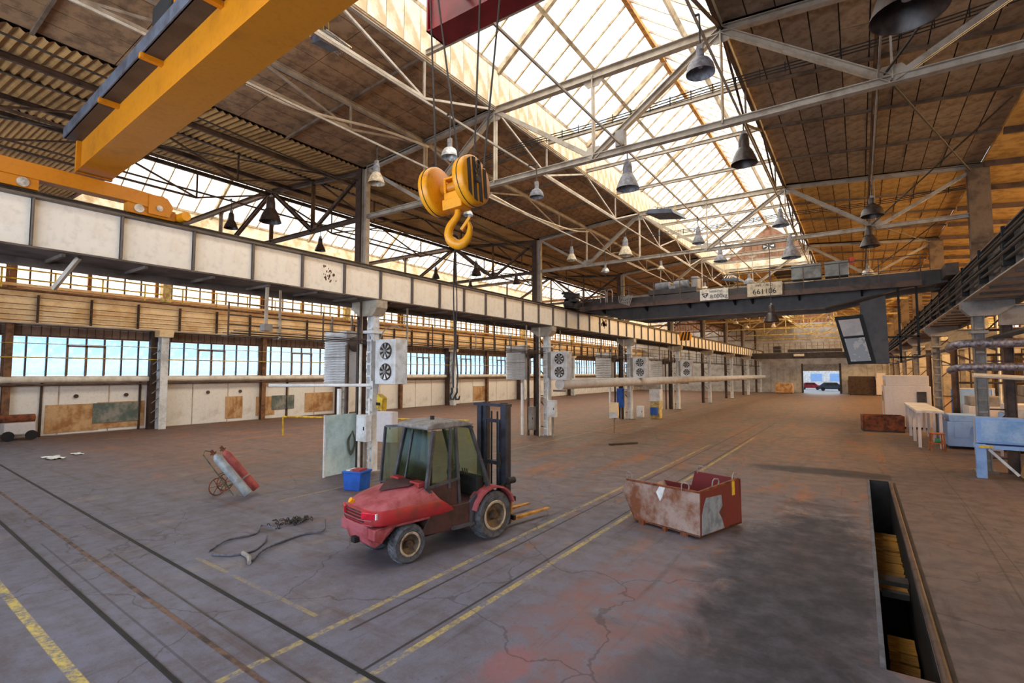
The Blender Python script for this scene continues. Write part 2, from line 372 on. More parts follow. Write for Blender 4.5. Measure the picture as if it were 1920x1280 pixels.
    for a in (line(X, -4.95, .026, Y, 4.0, 40, .9), line(X, -5.85, .026, Y, 4.6, 40, .85), line(Y, 2.72, .02, X, -14, -4, .5, -.042),
              line(X, 2.2, .012, Y, 5, 40, .5), line(X, 1.6, .02, Y, 5, 18, .4, .03)):
        col = t.mix(a, col, (.025, .02, .02))
    # cracks
    vo = t.n('ShaderNodeTexVoronoi', feature='DISTANCE_TO_EDGE'); vo.inputs['Scale'].default_value = .28
    nv = t.n('ShaderNodeTexNoise'); nv.inputs['Scale'].default_value = 1.2; nv.inputs['Detail'].default_value = 5
    t.l(t.tc.outputs['Object'], nv.inputs['Vector'])
    vm = t.n('ShaderNodeVectorMath', operation='ADD'); vs = t.n('ShaderNodeVectorMath', operation='SCALE'); vs.inputs['Scale'].default_value = .9
    t.l(nv.outputs['Color'], vs.inputs[0]); t.l(t.tc.outputs['Object'], vm.inputs[0]); t.l(vs.outputs[0], vm.inputs[1]); t.l(vm.outputs[0], vo.inputs['Vector'])
    crack = t.ramp(vo.outputs['Distance'], .006, .002)
    col = t.mix(t.math('MULTIPLY', crack, .5), col, (.04, .03, .03))
    t.l(col, t.p.inputs['Base Color'])
    t.l(t.math('MULTIPLY_ADD', n2, .35, .50), t.p.inputs['Roughness'])
    t.p.inputs['Specular IOR Level'].default_value = .35
    t.bump(t.math('ADD', n3, t.math('MULTIPLY', n2, 1.5)), .25, .01)
    return t.m
FM = floor_material()
PX0, PX1, PY0, PY1 = .14, .64, 7.62, 20.5
fl = MB()
for a in ((-39, PX0, -9, YEND + .3), (PX1, 17, -9, YEND + .3), (PX0, PX1, -9, PY0), (PX0, PX1, PY1, YEND + .3)):
    fl.add([(a[0], a[2], 0), (a[1], a[2], 0), (a[1], a[3], 0), (a[0], a[3], 0)], [(0, 1, 2, 3)])
struct(fl.build('floor', FM))
pit = struct(MB().box(PX0 - .02, PX0 + .0, PY0, PY1, -1.6, -.002).box(PX1, PX1 + .02, PY0, PY1, -1.6, -.002).box(PX0, PX1, PY0 - .02, PY0, -1.6, -.002)
    .box(PX0, PX1, PY1, PY1 + .02, -1.6, -.002).box(PX0, PX1, PY0, PY1, -1.62, -1.6).build('floor_pit', 'pit_wall'))
plank = MB().box(-.24, .24, -.14, .14, -.02, .02).data('pit_plank', 'wood')
for i in range(14):
    inst(plank, 'pit_plank', pit, (.39, 12.6 + i * .31, -.75 + random.uniform(-.02, .02)), (random.uniform(-.05, .05), 0, random.uniform(-.12, .12)))
for i in range(8):
    inst(plank, 'pit_plank', pit, (.41, 8.6 + i * .31, -.95 + random.uniform(-.02, .02)), (random.uniform(-.05, .05), 0, random.uniform(-.08, .08)), (.75, 1, 1))
MB().box(.16, .62, 12.1, 12.45, -.5, -.42).box(.2, .6, 11.75, 11.9, -.6, -.5).build('pit_cross_beam', 'dark_steel', pit)
MB().box(.08, PX0, PY0, PY1, .0, .006).build('pit_edge_angle', 'blue_grey', pit)
c = MB().cyl((PX1 + .05, PY0 - 1, .045), (PX1 + .03, PY1 - .8, .045), .05, n=10).build('pit_edge_pipe', 'brown_steel', pit, smooth=True); c['label'] = 'rusty round pipe along the right edge'
MB().box(PX1 + .1, PX1 + .16, PY0 - 1, PY1 - .2, 0, .008).build('pit_edge_strip', 'dark_steel', pit)
M['seam_brown'] = mat('worn_brown_seam', '6e5344', '2c2422', 3, .8)
# rails let into the floor in the left foreground
def frail(x0, y0, x1, y1, w, label, mname='black_steel'):
    e = empty('floor_rail', label, 'rail', (0, 0, 0))
    d = Vector((x1 - x0, y1 - y0, 0)).normalized(); n = Vector((-d.y, d.x, 0))
    a = Vector((x0, y0, 0)); b = Vector((x1, y1, 0))
    MB().beam(a + Vector((0, 0, .002)), b + Vector((0, 0, .002)), w, .008).build('groove', 'black_steel', e)
    MB().beam(a + n * w * .6 + Vector((0, 0, .005)), b + n * w * .6 + Vector((0, 0, .005)), w * .45, .01).build('rail_head', mname, e)
    return e
frail(-36, 5.49, -1.5, 3.92, .045, 'dark steel rail in the floor, further of the two running to the lower middle')
frail(-36, 4.02, -1.5, 2.55, .045, 'dark steel rail in the floor, nearer of the two at lower left')
def seam(x0, y0, x1, y1, w, label, m):
    o = MB().beam((x0, y0, .002), (x1, y1, .002), w, .01).build('floor_channel', m); tag(o, label, 'channel'); return o
seam(-30, 4.35, -2, 3.17, .06, 'rusty steel channel between the two floor rails', 'seam_brown')
seam(-12, 3.93, -3, 3.50, .025, 'thin dark strip beside the rusty channel in the floor', 'dark_steel')
# ------------------------------------------------------------------ roof of the main bay
def roofz(x):            # underside of the boards
    if x < RIDX: return 11.62 - (SL - x) * .085 if x < SL else 11.62
    return 11.62 - (x - SR) * .085
M['rafter_brown'] = mat('brown_rafter', '86705a', '5f4b3a', 2, .7)
pw, pl = .55, BAY / 8
def deck(x0, x1, ya, yb, mname, named):
    z0, z1 = roofz(x0), roofz(x1)
    ce = MB().plate([(x0, ya, z0 + .06), (x1, ya, z1 + .06), (x1, yb, z1 + .06), (x0, yb, z0 + .06)], (0, 0, 1), .08).build('ceiling', 'deck_back')
    struct(ce)
    n = round((x1 - x0) / pw); w = (x1 - x0) / n; ang = math.atan2(z1 - z0, x1 - x0); rows = round((yb - ya) / pl); l = (yb - ya) / rows
    if named:
        me = MB().box(-w / 2 + .012, w / 2 - .012, -l / 2 + .012, l / 2 - .012, -.02, .02).data('roof_board', mname)
        for i in range(n):
            for j in range(rows):
                x = x0 + (i + .5) * w
                inst(me, 'roof_board', ce, (x, ya + (j + .5 + (.0 if i % 2 else .0)) * l, roofz(x) + .03 + random.uniform(-.012, .008)), (random.uniform(-.006, .006), -ang, 0))
    else:
        b = MB()
        for i in range(n):
            for j in range(rows):
                xa, xb = x0 + i * w + .012, x0 + (i + 1) * w - .012; y_a, y_b = ya + j * l + .012, ya + (j + 1) * l - .012
                b.plate([(xa, y_a, roofz(xa) + .01), (xb, y_a, roofz(xb) + .01), (xb, y_b, roofz(xb) + .01), (xa, y_b, roofz(xa) + .01)], (0, 0, 1), .04)
        o = b.build('roof_boards', mname, ce); o['kind'] = 'stuff'
    r = MB()      # rafters under the boards
    for j in range(0, rows + 1, 2):
        y = ya + j * l; r.beam((x0, y, z0 - .05), (x1, y, z1 - .05), .07, .08)
    r.build('rafter', 'rafter_brown', ce)
    return ce
for k in range(-1, 4):
    ya = Y1 + BAY * k; yb = ya + BAY
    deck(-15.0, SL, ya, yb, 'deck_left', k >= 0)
    deck(SR, RX + .3, ya, yb, 'deck_near' if k < 1 else 'deck_far_lit', k >= 0)
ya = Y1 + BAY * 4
deck(-15.0, SL, ya, YEND, 'deck_left', False); deck(SR, RX + .3, ya, YEND, 'deck_far_lit', False)
deck(SL, SR, Y1 + BAY * 2.62 , Y1 + BAY * 3.3, 'deck_far_lit', False)
deck(-15.0, RX + .3, -9, Y1 - BAY, 'deck_near', False)

# skylights: glazed ridge roofs, panes, bars, purlins
def skylight(name, xl, xr, zc, zb, xr_, zr, ya, yb, bar_m, glass, named, gable=True, pitch=BAY / 14, label=''):
    s = sempty(name); s['label'] = label
    n = round((yb - ya) / pitch); p = (yb - ya) / n
    for side, xe in ((-1, xl), (1, xr)):
        # curb boards
        c = MB().box(xe - .05, xe + .05, ya, yb, zb, zc).build('curb', 'curb', s)
        bd = MB().box(-.012, .012, -.27, .27, -(zc - zb) / 2 + .03, (zc - zb) / 2 - .03).data('curb_board', 'curb')
        for j in range(int((yb - ya) / .56)):
            if named and len(c.children) < 150: inst(bd, 'curb_board', c, (xe - side * .07, ya + .28 + j * .56, (zb + zc) / 2))
        MB().box(xe - .09, xe + .09, ya, yb, zc - .06, zc + .06).build('curb_rail', bar_m, s)
        d = Vector((xr_ - xe, 0, zr - zc)); L = d.length; u = d.normalized(); nrm = Vector((-u.z, 0, u.x)) * (1 if u.x > 0 else -1)
        ang = math.atan2(u.z, u.x)
        halves = ((0, .5), (.5, 1)) if named else ((0, 1),)
        pane = {}
        for a, b in halves:
            w = (b - a) * L
            me = MB().box(-w / 2 + .01, w / 2 - .01, -p / 2 + .02, p / 2 - .02, -.004, .004).data('glass_pane', glass)
            if named:
                for j in range(n):
                    c0 = Vector((xe, 0, zc)) + d * ((a + b) / 2)
                    inst(me, 'glass_pane', s, (c0.x, ya + (j + .5) * p, c0.z), (0, -ang, 0))
            else:
                big = MB()
                for j in range(n):
                    e0 = Vector((xe, 0, zc)) + d * a; e1 = Vector((xe, 0, zc)) + d * b; y0_, y1_ = ya + j * p + .02, ya + (j + 1) * p - .02
                    big.plate([(e0.x, y0_, e0.z), (e1.x, y0_, e1.z), (e1.x, y1_, e1.z), (e0.x, y1_, e0.z)], nrm, .008)
                o = big.build('glass_panes', glass, s); o['kind'] = 'stuff'
        bar = MB().box(-L / 2, L / 2, -.022, .022, -.06, .005).data('glazing_bar', bar_m)
        mid = Vector((xe, 0, zc)) + d * .5
        for j in range(n + 1):
            if j % 7 == 0: continue
            inst(bar, 'glazing_bar', s, (mid.x, ya + j * p, mid.z), (0, -ang, 0))
        raf = MB().box(-L / 2, L / 2, -.06, .06, -.19, -.02).data('rafter', bar_m)
        for j in range(0, n + 1, 7):
            inst(raf, 'rafter', s, (mid.x, ya + j * p, mid.z), (0, -ang, 0))
        q = mid - nrm * .14
        MB().beam((q.x, ya, q.z), (q.x, yb, q.z), .12, .12, (nrm.x, 0, nrm.z)).build('purlin', bar_m, s)
    MB().beam((xr_, ya, zr - .08), (xr_, yb, zr - .08), .14, .24).build('ridge_beam', 'ridge_rust' if named == 2 else bar_m, s)
    if gable:
        for gy in gable:
            g = MB().prism([(xl, zb), (xr, zb), (xr, zc), (xr_, zr), (xl, zc)], 'y', gy, gy + .1).build('gable_wall', 'gable_brown', s)
            bo = MB().box(-.22, .22, -.02, .02, -.5, .5).data('gable_board', 'gable_brown')
            nn = int((xr - xl) / .5)
            for i in range(nn):
                x = xl + .25 + i * (xr - xl - .1) / nn; top = zc + (zr - zc) * (1 - abs(x - xr_) / (xr_ - xl)) - .35
                inst(bo, 'gable_board', g, (x, gy - .02, (zb + top) / 2), None, (1, 1, max(.3, (top - zb) )))
    return s
M['ridge_rust'] = mat('orange_rust_ridge', 'c98a3a', '8a5420', 3, .7)
M['bar_cream'] = mat('cream_glazing_bar', 'c2ac8c', '8c7456', 3, .6)
Y2E = 44.6
sk = skylight('window_1', SL, SR, 12.75, 11.5, RIDX, RIDZ, Y1 - BAY, Y2E, 'bar_cream', 'sky_glass', 2, (Y2E,), label='long glazed ridge skylight over the main bay')
fan = MB().cyl((-5.65, Y2E - .06, 13.55), (-5.65, Y2E - .16, 13.55), .48, n=24).build('extractor_fan', 'dark_steel', sk, smooth=True)
fb = MB()
for i in range(6):
    a = i * math.pi / 3; fb.plate([(-5.65 + .06 * math.cos(a), Y2E - .2, 13.55 + .06 * math.sin(a)), (-5.65 + .40 * math.cos(a - .25), Y2E - .22, 13.55 + .40 * math.sin(a - .25)), (-5.65 + .40 * math.cos(a + .25), Y2E - .18, 13.55 + .40 * math.sin(a + .25))], (0, 1, 0), .01)
fb.build('fan_blades', 'alu', fan)
MB().box(SL, SR, Y2E - .12, Y2E - .06, 11.5, 12.5).build('gable_curb', 'curb', sk)
skylight('window_2', SL, SR, 12.75, 11.5, RIDX, RIDZ, 54, 94, 'pale_yellow', 'sky_glass', 0, (53.9, 94), label='second ridge skylight of the main bay, far off')
AL, AR = -30.1, -21.1
skylight('window_3', AL, AR, 12.3, 11.5, -25.6, 15.9, 7.5, 48.85, 'bar_cream', 'sky_glass', 0, (7.4,), label='long glazed ridge skylight over the left bay')
skylight('window_4', AL, AR, 12.3, 11.5, -25.6, 15.9, 48.85, YEND, 'bar_cream', 'sky_glass', 0, (YEND,), label='far part of the left bay skylight')
# corrugated roof over the left bay
def corr(xa, za, xb, zb, ya, yb, mname='corrugated', pitch=.16, amp=.028):
    b = MB(); n = int((yb - ya) / (pitch / 4)); vs = []
    for i in range(n + 1):
        y = ya + (yb - ya) * i / n; h = amp * 1.25 * math.sin(2 * math.pi * (y - ya) / pitch)
        vs += [(xa, y, za + h), (xb, y, zb + h)]
    b.add(vs, [(2 * i, 2 * i + 1, 2 * i + 3, 2 * i + 2) for i in range(n)])
    return b.build('roof_sheet', mname)
for (xa, za, xb, zb) in ((-15.0, 11.05, AR, 11.55), (AL, 11.55, -37.2, 10.7)):
    ce = sempty('ceiling')
    for k in range(-1, 7):
        for h in (0, .5):
            ya = Y1 + BAY * (k + h); yb = min(ya + BAY / 2, YEND)
            if yb <= ya: continue
            o = corr(xa, za, xb, zb, ya, yb - .01, pitch=.2 if k < 3 else .4); o.parent = ce
    MB().plate([(xa, -9, za + .1), (xb, -9, zb + .1), (xb, YEND, zb + .1), (xa, YEND, za + .1)], (0, 0, 1), .05).build('roof_cover', 'deck_back', ce)
    for i in (1, 3):
        x = xa + (xb - xa) * i / 4; z = za + (zb - za) * i / 5 - .12
        MB().ibeam((x, -4, z), (x, YEND, z), .1, .16, .02).build('purlin', 'brown_steel', ce)
ce = sempty('ceiling'); corr(AR, 11.55, AL, 11.55, -9, 7.45).parent = ce
MB().box(AL, AR, -9, 7.45, 11.65, 11.7).build('roof_cover', 'deck_back', ce)
# right aisle roof
ce = MB().plate([(RX + .3, -9, 11.02), (16, -9, 9.9), (16, YEND, 9.9), (RX + .3, YEND, 11.02)], (0, 0, 1), .1).build('ceiling', 'deck_far_lit'); struct(ce)
for y in range(0, 96, 3):
    MB().beam((RX + .3, y, 10.9), (16, y, 9.8), .1, .2).build('rafter', 'brown_steel', ce)

# ------------------------------------------------------------------ trusses
GP = {}
def member(b, p, q, w): b.angle(p, q, w, .014) if w < .1 else b.ibeam(p, q, w, w * .9, .018)
def truss(Y, xl, xr, sl, sr, m, name, label, cat, group, zl=11.0, zr=10.95, detail=True):
    e = empty(name, label, cat, ((xl + xr) / 2, Y, ZB), 0, group)
    cx = (xl + xr) / 2
    def P(n, a, b, w=.14, h=None):
        k = MB()
        pa = Vector((a[0] - cx, 0, a[1] - ZB)); pb = Vector((b[0] - cx, 0, b[1] - ZB))
        if detail and w <= .12:
            off = Vector((0, .04, 0)); k.beam(pa - off, pb - off, .03, w); k.beam(pa + off, pb + off, .03, w)
        else: k.ibeam(pa, pb, w, h or w, .02)
        k.build(n, m, e)
    mid = (sl + sr) / 2; nl = xl + .5 * (sl - xl); nr = xr - .5 * (xr - sr)
    P('bottom_chord', (xl, ZB), (xr, ZB), .16)
    P('top_chord', (xl, zl), (sl, ZT), .16); P('top_chord', (sl, ZT), (sr, ZT), .18, .22); P('top_chord', (sr, ZT), (xr, zr), .16)
    for a, b, w in (((xl, zl), (nl, ZB), .12), ((nl, ZB), (sl, ZT), .15), ((sl, ZT), (mid, ZB), .12), ((mid, ZB), (sr, ZT), .15), ((sr, ZT), (nr, ZB), .15), ((nr, ZB), (xr, zr), .12)):
        P('diagonal', a, b, w)
    for x, z in ((nl, (zl + ZT) / 2), (sl, ZT), (mid, ZT), (sr, ZT), (nr, (zr + ZT) / 2)):
        P('vertical', (x, ZB), (x, z), .1)
    if detail:
        for x, z, up in ((nl, ZB, 1), (mid, ZB, 1), (nr, ZB, 1), (sl, ZT, -1), (sr, ZT, -1), (mid, ZT, -1)):
            MB().prism([(x - cx - .38, z - ZB), (x - cx + .38, z - ZB), (x - cx + .16, z - ZB + up * .3), (x - cx - .16, z - ZB + up * .3)], 'y', -.012, .012).build('gusset', m, e)
    return e
for i, Y in enumerate(TY):
    if i == 0: lab = 'grey steel roof truss of the main bay, directly above the viewer'
    else: lab = 'cream steel roof truss across the main bay, %s in view' % ORD[i - 1]
    truss(Y, COLX - .45, RX + .25, SL, SR, 'cream_steel' if i < 4 else 'pale_yellow', 'roof_truss', lab, 'truss', 'roof trusses across the main bay', detail=i < 5)  # far trusses turn pale yellow to carry the golden light there
    truss(Y, -36.6, COLX - .75, AL, AR, 'brown_steel' if i < 4 else 'mullion', 'roof_truss', 'silhouette-brown steel roof truss across the left bay, %s from the viewer' % ORD[i], 'truss', 'roof trusses across the left bay', 10.8, 10.95, detail=i < 3)  # left-bay trusses carry their silhouette shade as a brown colour
# ties across the foot of the skylight
tie_me = MB().ibeam((SL, 0, 0), (SR, 0, 0), .1, .13, .02).data('tie_beam', 'cream_steel')
n = 0
for k in range(-1, 3):
    for j in (1, 2, 3):
        y = Y1 + BAY * k + BAY / 4 * j; n += 1
        if y > Y2E: continue
        o = inst(tie_me, 'tie_beam', None, (0, y, 11.62)); tag(o, 'cream tie beam across the foot of the skylight, %s from the viewer' % ORD[n - 1], 'beam', 'tie beams under the skylight')
# trussed purlins along the hall
def long_truss(x, k, zt, zb, m, label, name='trussed_purlin'):
    ya = Y1 + BAY * k; e = empty(name, label, 'truss', (x, ya, zt), 0, 'trussed purlins along the hall')
    d = BAY / 4; h = zb - zt
    MB().ibeam((0, 0, 0), (0, BAY, 0), .1, .14, .018).build('top_chord', m, e)
    MB().beam((0, d, h), (0, 3 * d, h), .07, .07).build('bottom_chord', m, e)
    for a, b in (((0, 0), (d, h)), ((d, h), (2 * d, 0)), ((2 * d, 0), (3 * d, h)), ((3 * d, h), (4 * d, 0))):
        MB().beam((0, a[0], a[1]), (0, b[0], b[1]), .05, .06).build('diagonal', m, e)
    for y in (d, 2 * d, 3 * d):
        MB().beam((0, y, h if y != 2 * d else h * .1), (0, y, 0), .05, .05).build('post', m, e)
    return e
XN = {SL: 'left edge of the skylight', SR: 'right edge of the skylight', .6: 'right roof slope', -11.8: 'left roof slope'}
for k in range(-1, 5):
    for x, t_ in XN.items():
        m = 'cream_steel' if x < -5 else 'brown_steel'  # right-hand purlins made brown: silhouette shade put into the colour
        long_truss(x, k, 11.5 if x in (SL, SR) else 11.2, 10.45, m, 'trussed purlin under the %s, %s' % (t_, ORD[k + 1]))
    for x, t_ in ((-18.0, 'roof between the column row and the side skylight'), (AR, 'near edge of the side skylight'), (AL, 'far edge of the side skylight')):
        if k < 4: long_truss(x, k, 11.3, 10.3, 'brown_steel', 'silhouette-brown trussed purlin under the %s, %s' % (t_, ORD[k + 1]))  # silhouette shade put into the brown here too
# horizontal wind bracing rods
for k in range(-1, 3):
    ya = Y1 + BAY * k
    for a, b, t_ in (((.6, ya, 9.35), (RX, ya + BAY, 10.8), 'from the right slope to the right column'), ((.6, ya + BAY, 9.35), (RX, ya + BAY * .5, 10.8), 'crossing under the right eaves'),
                     ((-11.8, ya, 9.35), (-15.6, ya + BAY, 10.6), 'from the left slope to the column row'), ((-18, ya, 9.5), (-15, ya + BAY, 10.6), 'beyond the left column row')):
        tag(MB().beam(a, b, .035, .035).build('brace_rod', 'dark_steel'), 'thin dark brace %s, %s bay' % (t_, ORD[k + 1]), 'brace', 'thin roof braces')

# ------------------------------------------------------------------ columns
def i_col(b, x, y, w, d, z0, z1): b.ibeam((x, y, z0), (x, y, z1), w, d, .03, (0, 1, 0))
def column(Y, side, label, i):
    x0 = COLX if side < 0 else RX - .05
    s = side
    e = empty('crane_column', label, 'column', (x0, Y, 0), 0, 'crane columns of the %s row' % ('left' if s < 0 else 'right'))
    leg_m = 'white_paint' if s < 0 else 'grey_steel'
    b = MB(); b.ibeam((0, 0, 0), (0, 0, 5.5), .26, .34, .03, (1, 0, 0)); b.build('front_leg', leg_m, e)
    # lattice strips on the leg front
    b = MB()
    for j in range(12): z = .4 + j * .42; b.box(-.12, .12, -.185, -.172, z, z + .07)
    b.build('batten_plates', leg_m, e)['kind'] = 'stuff'
    b = MB(); b.ibeam((s * .75, .1, 0), (s * .75, .1, 6.0), .22, .3, .03, (1, 0, 0)); b.build('rear_leg', 'brown_steel', e)
    for j in range(6):
        z = .5 + j * .85; MB().beam((0, .12, z), (s * .75, .12, z + (.8 if j % 2 else -.0) * 1.0), .05, .05).build('lacing', 'brown_steel', e)
    # bracket carrying the runway
    br = MB().prism([(-s * .22, 5.5), (-s * .45, 5.78), (-s * .45, 6.05), (s * 1.0, 6.05), (s * 1.0, 5.85), (s * .5, 5.5)], 'y', -.24, .24)
    br.build('bracket', 'cream_steel' if s < 0 else 'grey_steel', e)
    MB().box(-.24, .24, -.26, .26, 4.88, 4.98).build('cap_plate', leg_m, e)
    # upper shaft
    ux = s * .6 if s < 0 else .06
    b = MB(); b.box(ux - (.26 if s < 0 else .14), ux + (.02 if s < 0 else .46), -.2, .2, 7.2 if s < 0 else 6.2, 11.0); b.build('upper_shaft', 'mullion_dark' if s < 0 else 'concrete_col', e)
    MB().ibeam((ux + .14, -.05, 7.1), (ux + .14, -.05, 9.2 if s > 0 else 11.0), .18, .24, .02, (1, 0, 0)).build('shaft_flange', 'cream_steel', e)
    MB().box(-.3, .3, -.3, .3, 0, .06).build('base_plate', 'grey_steel', e)
    return e
for i, Y in enumerate(TY):
    column(Y, -1, 'steel crane column of the left row, white front leg, %s' % ('behind the left edge of the view' if i == 0 else ORD[i - 1] + ' in view'), i)
    if i > 0: column(Y, 1, 'dark crane column of the right row, %s from the viewer' % ORD[i - 1], i)
# broad concrete shafts on the right hand column heads
for i, Y in enumerate(TY[2:6]):
    pass

M['web_brown'] = mat('brown_grey_web', '7a6c62', '574b43', 1.2, .6)
M['flange_brown'] = mat('brown_grey_girder_edge', '6f6258', '4a3f37', 1.5, .6)
# ------------------------------------------------------------------ crane runway girders
def runway(face, s, m_web, m_fl, label, y0, y1, panels=True):
    e = empty('runway_girder', label, 'girder', (face, y0, 6.07))
    n = round((y1 - y0) / (BAY / 8)); p = (y1 - y0) / n; off = ((Y1 - y0) / p) % 1
    web = MB().box(-.012, .0, .03, p - .03, .03, 1.02).data('web_panel', m_web)
    st = MB().box(0, .12, -.012, .012, .03, 1.02).data('stiffener', m_fl)
    MB().box(-.03 if s > 0 else 0, 0 if s > 0 else .03, 0, y1 - y0, .0, 1.05).build('web', m_fl, e)
    for j in range(-1, n):
        y = (j + off) * p
        if y + p > y1 - y0 or y < 0: continue
        if s > 0: inst(web, 'web_panel', e, (.014, y, 0)); inst(st, 'stiffener', e, (0, y, 0))
        else: inst(web, 'web_panel', e, (-.002, y, 0)); inst(st, 'stiffener', e, (-.12, y, 0))
    fx = sorted((s * .2, -s * .25))
    MB().box(fx[0], fx[1], 0, y1 - y0, 1.02, 1.06).build('top_flange', m_fl, e)
    MB().box(min(-s * 1.3, s * .16), max(-s * 1.3, s * .16), 0, y1 - y0, -.03, .01).build('bottom_flange', m_fl if s > 0 else 'cream_steel', e)
    MB().beam((-s * 1.25, 0, -.10), (-s * 1.25, y1 - y0, -.10), .08, .22).build('walkway_edge', m_fl, e)
    MB().ibeam((-s * .05, 0, 1.13), (-s * .05, y1 - y0, 1.13), .09, .13, .03).build('rail', 'dark_steel', e)
    b = MB()
    for j in range(int((y1 - y0) / 1.53)): b.beam((s * .05, j * 1.53 + .7, -.06), (-s * 1.25, j * 1.53 + .7, -.06), .06, .08)
    b.build('floor_bearers', m_fl, e)['kind'] = 'stuff'
    return e
runway(-14.0, 1, 'white_web', 'flange_brown', 'cream white crane runway girder along the left column row', -8, YEND - .5)
runway(3.3, -1, 'web_brown', 'flange_brown', 'dark crane runway girder along the right column row', -8, YEND - .5)
# conductor tubes on the right girder
e = empty('conductor_rail', 'five dark conductor tubes running along the right crane girder', 'pipe', (3.1, 0, 6.2))
for j in range(5):
    MB().cyl((-.06 * (j % 2), 4, .1 + j * .16), (-.06 * (j % 2), 96, .1 + j * .16), .04, n=8).build('tube', 'dark_steel', e, smooth=True)
bm_ = MB().box(-.06, .2, -.05, .05, -.05, .95).data('bracket', 'black_steel')
for j in range(30): inst(bm_, 'bracket', e, (0, 5 + j * 3.06, 0))
# walkway with handrail over the right girder
e = empty('walkway_rail', 'dark handrail on the walkway above the right crane girder', 'railing', (4.3, 0, 7.15))
for z in (1.0,): MB().cyl((0, 6, z), (0, 96, z), .03, n=6).build('rail', 'pale_yellow', e)
for j in range(23): MB().cyl((0, 6 + j * 4, 0), (0, 6 + j * 4, 1.0), .03, n=6).build('post', 'pale_yellow', e)
MB().box(-.8, .25, 2, 96, -.06, 0).build('deck', 'dark_steel', e)
# conductor rack hanging under the left girder, one per bay
for k in range(-1, 7):
    ya = Y1 + BAY * k + (.4 if k > -1 else 7.3); L = BAY - (.8 if k > -1 else 7.7)
    if ya + L > YEND: L = YEND - ya - 1
    e = empty('conductor_rack', 'hanging rack of thin conductor rails below the cream girder, %s' % ORD[k + 1], 'rack', (-14.5, ya, 4.5), 0, 'conductor racks below the cream girder')
    for j, (x, z) in enumerate(((0, .05), (.15, .1), (.3, .15), (.0, .35), (-.3, .12), (0, .62), (0, .95))):
        MB().beam((x, 0, z), (x, L, z), .03, .03).build('conductor', 'dark_steel' if j % 2 else 'brown_steel', e)
    nh = max(2, int(L / 1.3))
    for j in range(nh + 1):
        y = j * L / nh
        MB().beam((.0, y, .0), (.0, y, 1.5 if j % 2 else .98), .035 if j % 2 == 0 else .06, .035 if j % 2 == 0 else .06).build('hanger', 'cream_steel' if j % 3 == 1 else 'brown_steel', e)
        MB().beam((-.34, y, .02), (.34, y, .02), .03, .03).build('cross_bar', 'dark_steel', e)
tag(MB().beam((-14.15, 3.72, 6.03), (-14.7, 3.45, 5.35), .07, .09).build('hanger_bar', 'cream_steel'), 'pale bar slanting down from the cream girder at far left', 'bar')
tag(MB().beam((-14.15, 8.05, 6.03), (-14.35, 8.15, 4.9), .06, .08).build('hanger_bar', 'cream_steel'), 'pale hanger bar with a small box at its foot under the cream girder', 'bar')
tag(MB().box(-14.5, -14.25, 8.05, 8.3, 4.72, 4.92).build('junction_box', 'grey_steel'), 'small grey junction box below the cream girder', 'box')

for x, t_ in ((.5, 'right roof slope'), (-2.03, 'right skylight edge'), (-4.83, 'middle of the skylight'), (-7.5, 'left of the skylight middle'), (-9.95, 'left skylight edge'), (-15.4, 'column row'), (-17.4, 'left bay')):
    tag(MB().beam((x, -2, ZB + .105), (x, 62, ZB + .105), .035, .05).build('lamp_rail', 'cream_steel' if x > -12 else 'brown_steel'), 'thin rail carrying the lamps under the %s' % t_, 'rail', 'lamp rails')

pp = MB()
for j in range(26):
    y = 10.0 + random.gauss(0, .10); z = 6.60 + random.gauss(0, .12); r = random.uniform(.012, .035)
    pp.prism([(y + r * math.cos(a) * random.uniform(.6, 1.3), z + r * 1.5 * math.sin(a) * random.uniform(.6, 1.3)) for a in [k * .9 for k in range(7)]], 'x', -13.987, -13.984)
for j in range(22):
    y = 31.2 + random.gauss(0, .25); z = 6.75 + random.gauss(0, .16); r = random.uniform(.05, .14)
    pp.prism([(y + r * math.cos(a), z + r * math.sin(a)) for a in [k * .9 for k in range(7)]], 'x', -13.987, -13.984)
o = pp.build('peeled_paint', 'brown_steel'); o['kind'] = 'stuff'; tag(o, 'dark flakes where paint has peeled off the cream girder', 'paint')
M['mesh_band'] = mat('brown_band_behind_mesh', '8a705f', '6e574a', 1, .85)
# ------------------------------------------------------------------ left wall with two bands of windows
WX = -37.0; WB = 6.9
wall = struct(MB().box(WX - .25, WX, -9, YEND, 0, 3.3).box(WX - .25, WX, -9, YEND, 5.45, 8.15).box(WX - .25, WX, -9, YEND, 9.95, 11.4).build('wall_left', 'lintel'))
wy0 = -.05 - WB
nb = 15
pan = MB().box(0, .05, .04, WB / 3 - .04, .05, 2.85).data('wall_panel', 'panel_white')
tanp = MB().box(0, .03, 0, 2.4, 0, 1.55).data('wall_panel', 'tan_patch'); grnp = MB().box(0, .034, 0, 2.3, 0, 1.15).data('wall_panel', 'green_patch')
pane_l = MB().box(-.006, .006, .03, WB / 8 - .03, 3.34, 5.42).data('glass_pane', 'win_glass')
pane_u = MB().box(-.006, .006, .03, WB / 8 - .03, 8.18, 9.92).data('glass_pane', 'win_glass_up')
mul = MB().box(-.06, .06, -.035, .035, 0, 1).data('mullion', 'mullion_dark'); mulw = MB().box(-.09, .09, -.09, .09, 0, 1).data('mullion', 'mullion')
